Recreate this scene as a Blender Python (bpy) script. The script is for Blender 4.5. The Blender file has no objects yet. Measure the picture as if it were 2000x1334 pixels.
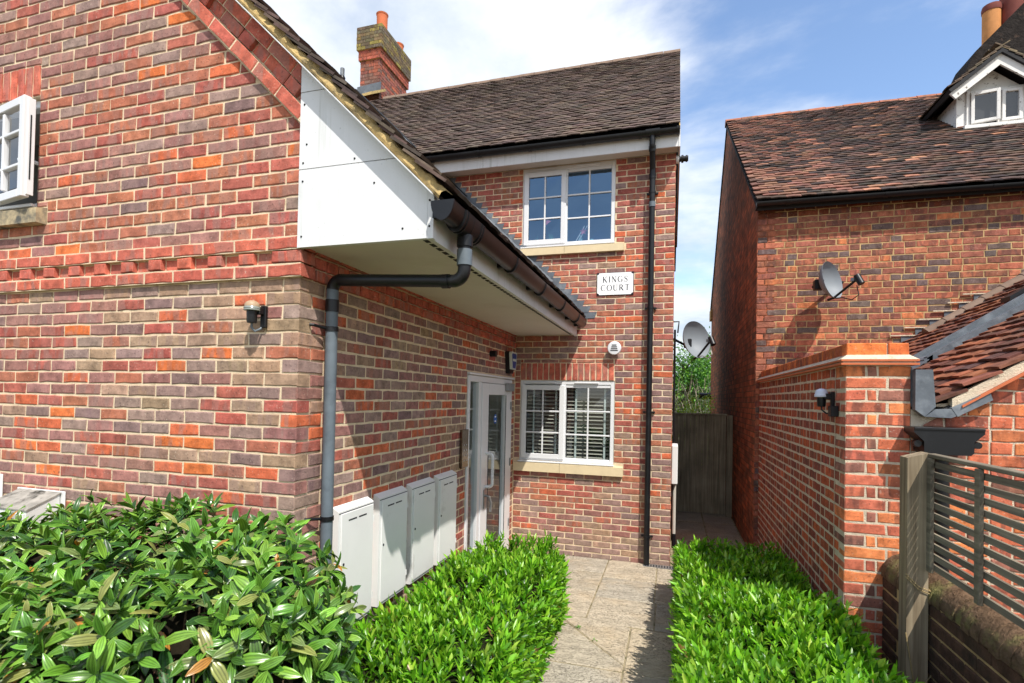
import bpy, math, random
import numpy as np
from mathutils import Matrix, Vector

random.seed(7)
rng = np.random.default_rng(11)
scene = bpy.context.scene
COL = scene.collection
R = math.radians

# ------------------------------------------------------------------ camera
CAM = (1.962, -2.4325, 1.955)
YAW, PITCH, ROLL = -0.29378, 0.01556, 0.02025
F_PX = 1036.35
cam_d = bpy.data.cameras.new('camera')
cam_d.sensor_width = 36.0
cam_d.lens = F_PX / 2000 * 36
cam_d.shift_y = 93.0 / 2000
cam_d.clip_start = 0.05
cam_d.clip_end = 3000
cam = bpy.data.objects.new('camera', cam_d)
COL.objects.link(cam)
_fw = Vector((math.sin(YAW) * math.cos(PITCH), math.cos(YAW) * math.cos(PITCH), math.sin(PITCH)))
_rt = Vector((math.cos(YAW), -math.sin(YAW), 0))
_up = _rt.cross(_fw)
_x = math.cos(ROLL) * _rt + math.sin(ROLL) * _up
_y = -math.sin(ROLL) * _rt + math.cos(ROLL) * _up
cam.matrix_world = Matrix(((_x.x, _y.x, -_fw.x, CAM[0]), (_x.y, _y.y, -_fw.y, CAM[1]), (_x.z, _y.z, -_fw.z, CAM[2]), (0, 0, 0, 1)))
scene.camera = cam
cam_d.dof.use_dof = True
cam_d.dof.focus_distance = 4.6
cam_d.dof.aperture_fstop = 4.5


def seen_size(p, area):
    """rough share of the picture a piece at p takes, to choose which pieces become objects of their own"""
    d = Vector(p) - Vector(CAM)
    z = d.dot(_fw)
    if z < 0.2:
        return 0.0
    u, v = d.dot(_x) / z * F_PX + 1000, 760 - d.dot(_y) / z * F_PX
    if u < -40 or u > 2040 or v < -40 or v > 1374:
        return 0.0
    return area / (z * z)


# ------------------------------------------------------------------ sky, sun, exposure
SUN = Vector((0.43, -0.53, 1.0)).normalized()       # towards the sun
world = bpy.data.worlds.new('World')
scene.world = world
world.use_nodes = True
wn, wl = world.node_tree.nodes, world.node_tree.links
wn.clear()
wout = wn.new('ShaderNodeOutputWorld')
bg = wn.new('ShaderNodeBackground')
sky = wn.new('ShaderNodeTexSky')
sky.sky_type = 'NISHITA'
sky.sun_disc = False
sky.sun_elevation = math.asin(SUN.z)
sky.sun_rotation = math.atan2(SUN.x, SUN.y)
sky.altitude = 50
sky.air_density = 1.0
sky.dust_density = 0.6
sky.ozone_density = 2.0
bg.inputs['Strength'].default_value = 0.15
# clouds: noise over the sky dome, flattened like a cloud deck seen from below
tc = wn.new('ShaderNodeTexCoord')
sep = wn.new('ShaderNodeSeparateXYZ'); wl.new(tc.outputs['Generated'], sep.inputs[0])
zc = wn.new('ShaderNodeMath'); zc.operation = 'MAXIMUM'; wl.new(sep.outputs['Z'], zc.inputs[0]); zc.inputs[1].default_value = 0.0
za = wn.new('ShaderNodeMath'); za.operation = 'ADD'; wl.new(zc.outputs[0], za.inputs[0]); za.inputs[1].default_value = 0.22
dx = wn.new('ShaderNodeMath'); dx.operation = 'DIVIDE'; wl.new(sep.outputs['X'], dx.inputs[0]); wl.new(za.outputs[0], dx.inputs[1])
dy = wn.new('ShaderNodeMath'); dy.operation = 'DIVIDE'; wl.new(sep.outputs['Y'], dy.inputs[0]); wl.new(za.outputs[0], dy.inputs[1])
cmb = wn.new('ShaderNodeCombineXYZ'); wl.new(dx.outputs[0], cmb.inputs[0]); wl.new(dy.outputs[0], cmb.inputs[1])
CLOUD_OFF = (2.0, 1.1, 1.0)
mp = wn.new('ShaderNodeMapping'); mp.inputs['Location'].default_value = CLOUD_OFF
wl.new(cmb.outputs[0], mp.inputs[0])
n1 = wn.new('ShaderNodeTexNoise'); n1.inputs['Scale'].default_value = 0.62; n1.inputs['Detail'].default_value = 9; n1.inputs['Roughness'].default_value = 0.58; n1.inputs['Distortion'].default_value = 0.25
wl.new(mp.outputs[0], n1.inputs['Vector'])
cr = wn.new('ShaderNodeValToRGB'); cr.color_ramp.elements[0].position = 0.415; cr.color_ramp.elements[1].position = 0.565
cr.color_ramp.interpolation = 'EASE'
wl.new(n1.outputs['Fac'], cr.inputs[0])
n2 = wn.new('ShaderNodeTexNoise'); n2.inputs['Scale'].default_value = 1.7; n2.inputs['Detail'].default_value = 8; n2.inputs['Roughness'].default_value = 0.6
wl.new(mp.outputs[0], n2.inputs['Vector'])
cc = wn.new('ShaderNodeValToRGB')
cc.color_ramp.elements[0].position = 0.35; cc.color_ramp.elements[0].color = (2.7, 3.1, 3.6, 1)
cc.color_ramp.elements[1].position = 0.62; cc.color_ramp.elements[1].color = (4.7, 4.8, 4.95, 1)
wl.new(n2.outputs['Fac'], cc.inputs[0])
mx = wn.new('ShaderNodeMix'); mx.data_type = 'RGBA'
up_ = wn.new('ShaderNodeMapRange'); up_.inputs['From Min'].default_value = -0.02; up_.inputs['From Max'].default_value = 0.02; up_.inputs['To Max'].default_value = 0.93
wl.new(sep.outputs['Z'], up_.inputs['Value'])
cm = wn.new('ShaderNodeMath'); cm.operation = 'MULTIPLY'
wl.new(cr.outputs[0], cm.inputs[0]); wl.new(up_.outputs[0], cm.inputs[1])
wl.new(cm.outputs[0], mx.inputs['Factor']); wl.new(sky.outputs[0], mx.inputs['A']); wl.new(cc.outputs[0], mx.inputs['B'])
wl.new(mx.outputs['Result'], bg.inputs['Color']); wl.new(bg.outputs[0], wout.inputs['Surface'])

sun_d = bpy.data.lights.new('sun', 'SUN')
sun_d.energy = 3.3
sun_d.angle = R(0.53)
sun_d.color = (1.0, 0.95, 0.87)
sun = bpy.data.objects.new('sun', sun_d)
COL.objects.link(sun)
sun.rotation_euler = (-SUN).to_track_quat('-Z', 'Y').to_euler()

scene.view_settings.view_transform = 'Standard'
scene.view_settings.look = 'None'
scene.view_settings.gamma = 1
scene.view_settings.exposure = 0.82
scene.cycles.max_bounces = 6
scene.cycles.diffuse_bounces = 3
scene.cycles.glossy_bounces = 3
scene.cycles.transmission_bounces = 3
scene.cycles.transparent_max_bounces = 8
scene.cycles.caustics_reflective = False
scene.cycles.caustics_refractive = False


# ------------------------------------------------------------------ materials
def lin(c):
    return tuple(((x / 255) / 12.92 if x <= 10 else (((x / 255) + 0.055) / 1.055) ** 2.4) for x in c)


class NT:
    def __init__(self, name):
        self.m = bpy.data.materials.new(name)
        self.m.use_nodes = True
        self.n, self.l = self.m.node_tree.nodes, self.m.node_tree.links
        self.b = self.n['Principled BSDF']
        self.out = self.n['Material Output']

    def node(self, t, **kw):
        x = self.n.new(t)
        for k, v in kw.items():
            setattr(x, k, v)
        return x

    def link(self, a, b):
        self.l.new(a, b)

    def pos(self):
        return self.node('ShaderNodeNewGeometry').outputs['Position']

    def math(self, op, a, b=None, c=None):
        x = self.node('ShaderNodeMath', operation=op)
        for i, v in enumerate((a, b, c)):
            if v is None:
                continue
            if isinstance(v, (int, float)):
                x.inputs[i].default_value = v
            else:
                self.link(v, x.inputs[i])
        return x.outputs[0]

    def vmath(self, op, a, b):
        x = self.node('ShaderNodeVectorMath', operation=op)
        for i, v in enumerate((a, b)):
            if isinstance(v, (tuple, list)):
                x.inputs[i].default_value = v
            else:
                self.link(v, x.inputs[i])
        return x.outputs[0]

    def noise(self, vec, scale, detail=3, rough=0.55, dist=0.0):
        x = self.node('ShaderNodeTexNoise')
        x.inputs['Scale'].default_value = scale
        x.inputs['Detail'].default_value = detail
        x.inputs['Roughness'].default_value = rough
        x.inputs['Distortion'].default_value = dist
        if vec is not None:
            self.link(vec, x.inputs['Vector'])
        return x.outputs['Fac']

    def ramp(self, f, stops):
        x = self.node('ShaderNodeValToRGB')
        e = x.color_ramp.elements
        while len(e) < len(stops):
            e.new(0.5)
        for i, (p, c) in enumerate(stops):
            e[i].position = p
            e[i].color = (c, c, c, 1) if isinstance(c, (int, float)) else (*c, 1)
        self.link(f, x.inputs[0])
        return x.outputs[0]

    def mix(self, f, a, b, blend='MIX'):
        x = self.node('ShaderNodeMix', data_type='RGBA', blend_type=blend)
        for s, v in (('Factor', f), ('A', a), ('B', b)):
            i = [q for q in x.inputs if q.identifier == {'Factor': 'Factor_Float', 'A': 'A_Color', 'B': 'B_Color'}[s]][0]
            if isinstance(v, (int, float)):
                i.default_value = v
            elif isinstance(v, tuple):
                i.default_value = (*v, 1)
            else:
                self.link(v, i)
        return [q for q in x.outputs if q.identifier == 'Result_Color'][0]

    def bump(self, h, strength=0.3, dist=0.01):
        x = self.node('ShaderNodeBump')
        x.inputs['Strength'].default_value = strength
        x.inputs['Distance'].default_value = dist
        self.link(h, x.inputs['Height'])
        self.link(x.outputs[0], self.b.inputs['Normal'])

    def fin(self, col=None, rough=0.7, spec=0.3, metal=0.0):
        if col is not None:
            if isinstance(col, tuple):
                self.b.inputs['Base Color'].default_value = (*col, 1)
            else:
                self.link(col, self.b.inputs['Base Color'])
        if isinstance(rough, (int, float)):
            self.b.inputs['Roughness'].default_value = rough
        else:
            self.link(rough, self.b.inputs['Roughness'])
        self.b.inputs['Specular IOR Level'].default_value = spec
        self.b.inputs['Metallic'].default_value = metal
        return self.m


def src(t, own):
    """colour and random number of one piece: from the object, or from the mesh where pieces are joined"""
    if own:
        oi = t.node('ShaderNodeObjectInfo')
        return oi.outputs['Color'], oi.outputs['Random']
    a = t.node('ShaderNodeAttribute', attribute_name='col')
    return a.outputs['Color'], a.outputs['Alpha']


def brick_mat(name, own, kiss=0.55, old=False):
    t = NT(name)
    col, rnd = src(t, own)
    off = t.math('MULTIPLY', rnd, 61.0)
    cx = t.node('ShaderNodeCombineXYZ')
    for i in range(3):
        t.link(off, cx.inputs[i])
    v = t.vmath('ADD', t.pos(), cx.outputs[0])
    big = t.noise(v, 15, 3, 0.6)
    c = t.mix(1.0, col, t.ramp(big, [(0.28, 0.6), (0.72, 1.3)]), 'MULTIPLY')
    # kiss marks and fire flashing: bands across the face
    vs = t.vmath('MULTIPLY', v, (19.0, 19.0, 5.0))
    k = t.ramp(t.noise(vs, 1.0, 1, 0.5), [(0.46, 0.0), (0.54, 1.0)])
    k2 = t.ramp(rnd, [(0.3, 0.0), (0.55, 1.0)])
    kk = t.math('MULTIPLY', t.math('MULTIPLY', k, k2), kiss)
    c = t.mix(kk, c, lin((146, 120, 112)) if not old else lin((84, 62, 58)))
    # pits and pale specks
    fine = t.noise(v, 75, 3, 0.7)
    c = t.mix(t.math('MULTIPLY', t.ramp(fine, [(0.60, 0.0), (0.68, 1.0)]), 0.6), c, lin((56, 46, 46)))
    c = t.mix(t.math('MULTIPLY', t.ramp(fine, [(0.30, 1.0), (0.37, 0.0)]), 0.55), c, lin((206, 190, 172)))
    h = t.math('ADD', t.math('MULTIPLY', fine, 0.8), t.math('MULTIPLY', big, 0.9))
    t.bump(h, 0.55, 0.006)
    return t.fin(c, 0.86, 0.2)


def tile_mat(name, own, moss=0.3, bumpd=0.004):
    t = NT(name)
    col, rnd = src(t, own)
    off = t.math('MULTIPLY', rnd, 53.0)
    cx = t.node('ShaderNodeCombineXYZ')
    for i in range(3):
        t.link(off, cx.inputs[i])
    v = t.vmath('ADD', t.pos(), cx.outputs[0])
    c = t.mix(1.0, col, t.ramp(t.noise(v, 12, 4, 0.65), [(0.3, 0.6), (0.7, 1.35)]), 'MULTIPLY')
    m = t.ramp(t.noise(t.pos(), 2.6, 5, 0.7), [(0.55, 0.0), (0.68, 1.0)])
    c = t.mix(t.math('MULTIPLY', m, moss), c, lin((96, 90, 70)))
    t.bump(t.noise(v, 75, 4, 0.7), 0.5, bumpd)
    return t.fin(c, 0.88, 0.2)


def noisy(name, base, amp=0.2, scale=6, rough=0.7, bump=0.2, bscale=60, spec=0.3, metal=0.0, second=None, sscale=3, slo=0.5, shi=0.65, bd=0.004):
    t = NT(name)
    p = t.pos()
    c = t.mix(1.0, base, t.ramp(t.noise(p, scale, 5, 0.6), [(0.3, 1 - amp), (0.7, 1 + amp)]), 'MULTIPLY')
    if second:
        c = t.mix(t.ramp(t.noise(p, sscale, 6, 0.65), [(slo, 0.0), (shi, 1.0)]), c, second)
    if bump:
        t.bump(t.noise(p, bscale, 4, 0.65), bump, bd)
    return t.fin(c, rough, spec, metal)


M = {}
M['brick'] = brick_mat('brick_faces', True, 0.45)
M['brick_j'] = brick_mat('brick_faces_joined', False, 0.45)
M['oldbrick'] = brick_mat('old_brick_faces', True, 0.5, True)
M['oldbrick_j'] = brick_mat('old_brick_faces_joined', False, 0.5, True)
M['mortar'] = noisy('mortar_cream', lin((224, 203, 172)), 0.14, 9, 0.95, 0.7, 160, 0.1, second=lin((178, 154, 122)), sscale=11, slo=0.56, shi=0.72, bd=0.006)
M['mortar_pier'] = noisy('mortar_pale', lin((214, 198, 174)), 0.13, 14, 0.95, 1.0, 120, 0.1, second=lin((176, 156, 130)), sscale=17, slo=0.55, shi=0.7, bd=0.008)
M['mortar_old'] = noisy('mortar_old', lin((186, 156, 112)), 0.2, 8, 0.95, 0.6, 120, 0.1, second=lin((112, 88, 66)), sscale=7, slo=0.52, shi=0.7)
M['verge_mortar'] = noisy('verge_mortar', lin((190, 164, 112)), 0.25, 10, 0.95, 1.0, 40, 0.1, second=lin((120, 110, 88)), sscale=7, slo=0.5, shi=0.68, bd=0.012)
M['tile'] = tile_mat('roof_tile', True)
M['tile_j'] = tile_mat('roof_tile_joined', False)
M['pvc'] = noisy('white_pvc', lin((222, 223, 225)), 0.02, 3, 0.32, 0, 1, 0.5)
M['soffit'] = noisy('soffit_board', lin((218, 213, 203)), 0.04, 2, 0.6, 0.05, 30, 0.3, second=lin((198, 190, 176)), sscale=1.1, slo=0.5, shi=0.75)
M['grey_box'] = noisy('weathered_white_box', lin((222, 222, 220)), 0.05, 4, 0.5, 0.1, 60, 0.3, second=lin((160, 158, 152)), sscale=5, slo=0.55, shi=0.75)
M['box_white'] = noisy('meter_box_white', lin((230, 230, 228)), 0.03, 4, 0.45, 0.05, 60, 0.35, second=lin((188, 186, 180)), sscale=3.5, slo=0.6, shi=0.8)
M['dirty_top'] = noisy('dirty_box_top', lin((150, 146, 138)), 0.3, 16, 0.85, 0.4, 90, 0.2, second=lin((60, 58, 52)), sscale=10, slo=0.5, shi=0.65)
M['slot'] = noisy('dark_slot', lin((44, 44, 46)), 0.1, 5, 0.8, 0)
M['black'] = noisy('black_plastic', lin((20, 21, 24)), 0.2, 12, 0.4, 0.08, 40, 0.4, second=lin((38, 40, 42)), sscale=5, slo=0.55, shi=0.8)
M['brown_gutter'] = noisy('brown_black_gutter', lin((20, 18, 18)), 0.3, 14, 0.36, 0.1, 40, 0.5, second=lin((34, 27, 25)), sscale=9, slo=0.5, shi=0.7)
M['grey_pipe'] = noisy('faded_grey_pipe', lin((98, 108, 116)), 0.12, 10, 0.5, 0.05, 40, 0.4, second=lin((70, 78, 86)), sscale=7, slo=0.55, shi=0.8)
M['lead'] = noisy('lead_sheet', lin((98, 104, 111)), 0.2, 8, 0.6, 0.25, 18, 0.3, 0.15, second=lin((134, 140, 146)), sscale=5, slo=0.5, shi=0.7, bd=0.01)
M['stone'] = noisy('sill_stone', lin((218, 200, 164)), 0.07, 9, 0.85, 0.15, 120, 0.2)
M['stone_dirty'] = noisy('weathered_sill_stone', lin((190, 172, 138)), 0.12, 9, 0.9, 0.3, 90, 0.2, second=lin((92, 92, 88)), sscale=5, slo=0.42, shi=0.6)
M['dark_room'] = noisy('room_paint', lin((150, 150, 148)), 0.05, 2, 0.9, 0)
M['hall'] = noisy('hall_paint', lin((196, 196, 190)), 0.05, 2, 0.9, 0)
M['terracotta'] = noisy('terracotta', lin((196, 110, 74)), 0.12, 8, 0.8, 0.2, 50, 0.2)
M['terracotta2'] = noisy('buff_terracotta', lin((200, 138, 84)), 0.15, 8, 0.8, 0.2, 50, 0.2)
M['darkred_pot'] = noisy('dark_red_pot', lin((120, 66, 58)), 0.15, 8, 0.8, 0.2, 50, 0.2)
M['dish'] = noisy('dish_grey', lin((128, 134, 140)), 0.05, 5, 0.55, 0.04, 60, 0.3)
M['oldwood'] = noisy('peeling_white_paint', lin((226, 224, 220)), 0.06, 6, 0.8, 0.4, 30, 0.2, second=lin((120, 112, 104)), sscale=16, slo=0.6, shi=0.66, bd=0.006)
M['cable'] = noisy('pale_cable', lin((196, 190, 180)), 0.05, 6, 0.6, 0)
M['sticker'] = noisy('blue_sticker', lin((40, 92, 170)), 0.03, 6, 0.5, 0)
M['steel'] = noisy('brushed_steel', lin((116, 100, 86)), 0.1, 20, 0.25, 0.05, 60, 0.5, 0.9)
M['silver'] = noisy('silver_grey', lin((150, 152, 154)), 0.05, 20, 0.35, 0, 60, 0.5, 0.6)
M['alarm_blue'] = noisy('alarm_blue', lin((56, 74, 140)), 0.04, 6, 0.4, 0)
M['alarm_white'] = noisy('alarm_white', lin((208, 214, 206)), 0.03, 6, 0.4, 0)
M['ink'] = noisy('sign_ink', lin((22, 24, 40)), 0.05, 6, 0.5, 0)
M['sign_white'] = noisy('sign_enamel', lin((246, 246, 246)), 0.01, 6, 0.3, 0, spec=0.5)
M['lampcap'] = noisy('lamp_cap_brown', lin((170, 146, 118)), 0.15, 30, 0.5, 0.1)
M['lampglass'] = noisy('lamp_ring_glass', lin((128, 134, 128)), 0.1, 30, 0.25, 0, spec=0.6)
M['lampwhite'] = noisy('lamp_cap_white', lin((214, 218, 232)), 0.03, 20, 0.35, 0, spec=0.5)
M['soil'] = noisy('soil', lin((92, 76, 58)), 0.35, 24, 0.95, 0.9, 60, 0.1, second=lin((58, 46, 36)), sscale=14, bd=0.02)
M['gravel'] = noisy('ground_cover', lin((128, 118, 98)), 0.25, 20, 0.95, 0.7, 70, 0.1, second=lin((86, 84, 60)), sscale=3, bd=0.02)
M['bark'] = noisy('bark', lin((96, 80, 64)), 0.3, 20, 0.9, 0.8, 40, 0.1, bd=0.02)
M['twig'] = noisy('bare_twig', lin((176, 164, 142)), 0.15, 20, 0.9, 0)
M['rope'] = noisy('twine', lin((168, 146, 104)), 0.2, 60, 0.9, 0)
M['blind'] = noisy('blind_slat', lin((158, 158, 148)), 0.04, 6, 0.6, 0)
M['curtain'] = noisy('net_curtain', lin((176, 190, 188)), 0.1, 30, 0.9, 0.2, 80)
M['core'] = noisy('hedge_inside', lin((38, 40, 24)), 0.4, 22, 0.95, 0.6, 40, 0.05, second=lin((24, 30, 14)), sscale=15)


def slab_mat():
    t = NT('stone_slab')
    oi = t.node('ShaderNodeObjectInfo')
    p = t.pos()
    c = t.mix(1.0, oi.outputs['Color'], t.ramp(t.noise(p, 5, 6, 0.65), [(0.3, 0.82), (0.7, 1.14)]), 'MULTIPLY')
    c = t.mix(t.math('MULTIPLY', t.ramp(t.noise(p, 2.2, 4), [(0.52, 0.0), (0.7, 1.0)]), 0.5), c, lin((188, 166, 134)))
    sp = t.ramp(t.noise(p, 46, 3, 0.6), [(0.54, 0.0), (0.62, 1.0)])
    reg = t.ramp(t.noise(t.vmath('ADD', p, (9.0, 3.0, 0.0)), 1.9, 3), [(0.38, 0.1), (0.6, 1.0)])
    c = t.mix(t.math('MULTIPLY', t.math('MULTIPLY', sp, reg), 0.6), c, lin((74, 70, 62)))
    # riven surface
    rv = t.vmath('MULTIPLY', p, (3.2, 7.0, 1.0))
    w = t.noise(rv, 1.6, 5, 0.6, 1.6)
    st = t.ramp(w, [(0.36, 0.0), (0.385, 0.35), (0.47, 0.4), (0.49, 0.7), (0.58, 0.74), (0.60, 1.0)])
    hh = t.math('ADD', st, t.math('MULTIPLY', t.noise(p, 70, 4), 0.35))
    t.bump(hh, 1.0, 0.022)
    return t.fin(c, 0.9, 0.15)


M['slab'] = slab_mat()


def board_mat():
    t = NT('white_board')
    p = t.pos()
    c = t.mix(t.ramp(t.noise(p, 1.6, 5, 0.6), [(0.5, 0.0), (0.78, 0.6)]), lin((224, 225, 226)), lin((196, 197, 192)))
    st = t.noise(t.vmath('MULTIPLY', p, (26.0, 26.0, 1.1)), 1.0, 3, 0.6)
    reg = t.ramp(t.noise(p, 1.3, 3), [(0.45, 0.0), (0.65, 1.0)])
    c = t.mix(t.math('MULTIPLY', t.math('MULTIPLY', t.ramp(st, [(0.52, 0.0), (0.7, 1.0)]), reg), 0.4), c, lin((140, 146, 128)))
    sp = t.ramp(t.noise(p, 60, 3), [(0.66, 0.0), (0.74, 1.0)])
    c = t.mix(t.math('MULTIPLY', sp, 0.35), c, lin((120, 120, 112)))
    t.bump(t.noise(p, 2.2, 2), 0.15, 0.02)
    return t.fin(c, 0.5, 0.3)


M['white_board'] = board_mat()


def leaf_mat(name, own, rough, trans, vein=False):
    t = NT(name)
    col, rnd = src(t, own)
    p = t.pos()
    if vein:
        va = t.node('ShaderNodeAttribute', attribute_name='vein')
        col = t.mix(1.0, col, t.ramp(va.outputs['Fac'], [(0.0, 0.42), (0.45, 0.85), (1.0, 1.15)]), 'MULTIPLY')
    c = t.mix(1.0, col, t.ramp(t.noise(p, 30, 3), [(0.3, 0.82), (0.7, 1.2)]), 'MULTIPLY')
    c_top = t.fin(c, rough, 0.5)
    tr = t.node('ShaderNodeBsdfTranslucent')
    t.link(t.mix(1.0, c, (1.25, 1.35, 0.5), 'MULTIPLY'), tr.inputs['Color'])
    ms = t.node('ShaderNodeMixShader')
    ms.inputs[0].default_value = trans
    t.link(t.b.outputs[0], ms.inputs[1]); t.link(tr.outputs[0], ms.inputs[2])
    t.link(ms.outputs[0], t.out.inputs['Surface'])
    return t.m


M['leaf_big'] = leaf_mat('big_leaf', True, 0.27, 0.14, True)
M['leaf_big_j'] = leaf_mat('big_leaf_joined', False, 0.27, 0.14, True)
M['leaf_small'] = leaf_mat('hedge_leaf', False, 0.34, 0.36)
M['leaf_tree'] = leaf_mat('tree_leaf', False, 0.5, 0.3)


def glass_mat(name, tint=(1, 1, 1), boost=1.0, gloss=(0.96, 0.98, 1.0)):
    t = NT(name)
    tr = t.node('ShaderNodeBsdfTransparent'); tr.inputs[0].default_value = (*tint, 1)
    gl = t.node('ShaderNodeBsdfGlossy'); gl.inputs['Roughness'].default_value = 0.015; gl.inputs['Color'].default_value = (*gloss, 1)
    lw = t.node('ShaderNodeLayerWeight'); lw.inputs['Blend'].default_value = 0.5    # Schlick's reflectance, alike from both sides
    f = t.math('ADD', t.math('MULTIPLY', t.math('POWER', lw.outputs['Facing'], 5.0), 0.95 - 0.045 * boost), 0.045 * boost)
    ms = t.node('ShaderNodeMixShader')
    t.link(f, ms.inputs[0]); t.link(tr.outputs[0], ms.inputs[1]); t.link(gl.outputs[0], ms.inputs[2])
    t.link(ms.outputs[0], t.out.inputs['Surface'])
    t.n.remove(t.b)
    return t.m


M['glass'] = glass_mat('window_glass', (0.95, 0.97, 0.97), 2.0)
M['glass_up'] = glass_mat('upper_window_glass', (0.7, 0.8, 0.86), 5.0, (0.36, 0.62, 1.0))  # blue of the reflected sky put into the gloss colour
M['glass_door'] = glass_mat('door_glass', (0.8, 0.86, 0.88), 1.8)


def wood_mat(name, base, dark, axis):
    t = NT(name)
    p = t.pos()
    s = {'x': (1.2, 40, 40), 'y': (40, 1.2, 40), 'z': (40, 40, 1.2)}[axis]
    g = t.noise(t.vmath('MULTIPLY', p, s), 1.0, 4, 0.6, 0.4)
    c = t.mix(t.ramp(g, [(0.35, 0.0), (0.68, 1.0)]), base, dark)
    c = t.mix(1.0, c, t.ramp(t.noise(p, 3, 3), [(0.3, 0.75), (0.7, 1.2)]), 'MULTIPLY')
    t.bump(g, 0.4, 0.004)
    return t.fin(c, 0.85, 0.2)


M['fence'] = wood_mat('weathered_slat', lin((140, 130, 112)), lin((98, 90, 78)), 'y')
M['post'] = wood_mat('weathered_post', lin((168, 152, 126)), lin((124, 108, 86)), 'z')
M['gate'] = wood_mat('dark_gate_board', lin((158, 152, 130)), lin((112, 108, 90)), 'z')
M['oak'] = wood_mat('timber_end', lin((196, 160, 104)), lin((150, 112, 66)), 'x')


def wall_brick_tex(name):
    """brickwork too steeply foreshortened to tell its pieces apart"""
    t = NT(name)
    p = t.pos()
    sx = t.node('ShaderNodeSeparateXYZ'); t.link(p, sx.inputs[0])
    cb = t.node('ShaderNodeCombineXYZ')
    t.link(sx.outputs['Y'], cb.inputs[0]); t.link(sx.outputs['Z'], cb.inputs[1])
    bt = t.node('ShaderNodeTexBrick')
    t.link(cb.outputs[0], bt.inputs['Vector'])
    bt.inputs['Scale'].default_value = 1.0
    bt.inputs['Brick Width'].default_value = 0.225
    bt.inputs['Row Height'].default_value = 0.075
    bt.inputs['Mortar Size'].default_value = 0.006
    bt.inputs['Color1'].default_value = (*lin((200, 116, 82)), 1)
    bt.inputs['Color2'].default_value = (*lin((130, 92, 74)), 1)
    bt.inputs['Mortar'].default_value = (*lin((112, 92, 70)), 1)
    c = t.mix(1.0, bt.outputs['Color'], t.ramp(t.noise(p, 7, 5, 0.7), [(0.3, 0.45), (0.7, 1.35)]), 'MULTIPLY')
    c = t.mix(t.ramp(t.noise(p, 1.1, 5, 0.7), [(0.5, 0.0), (0.7, 0.6)]), c, lin((78, 60, 52)))
    t.bump(t.math('ADD', t.math('MULTIPLY', bt.outputs['Fac'], -1.0), t.noise(p, 40, 3)), 0.7, 0.012)
    return t.fin(c, 0.9, 0.15)


M['brick_far'] = wall_brick_tex('brickwork_far')


# ------------------------------------------------------------------ mesh helpers
WORLD = {}


def link(o, parent=None, mw=None):
    COL.objects.link(o)
    mw = mw or Matrix.Identity(4)
    WORLD[o.name] = mw
    if parent is not None:
        o.parent = parent
        o.matrix_parent_inverse = WORLD[parent.name].inverted()
    o.matrix_basis = mw
    return o


def tag(o, label=None, cat=None, group=None, kind=None):
    if label: o['label'] = label
    if cat: o['category'] = cat
    if group: o['group'] = group
    if kind: o['kind'] = kind
    return o


def thing(name, loc, label, cat, group=None):
    o = bpy.data.objects.new(name, None)
    o.empty_display_size = 0.1
    link(o, None, Matrix.Translation(loc))
    return tag(o, label, cat, group)


def part_empty(name, parent, loc, label=None):
    o = bpy.data.objects.new(name, None)
    o.empty_display_size = 0.1
    link(o, parent, Matrix.Translation(loc))
    if label: o['label'] = label
    return o


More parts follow.
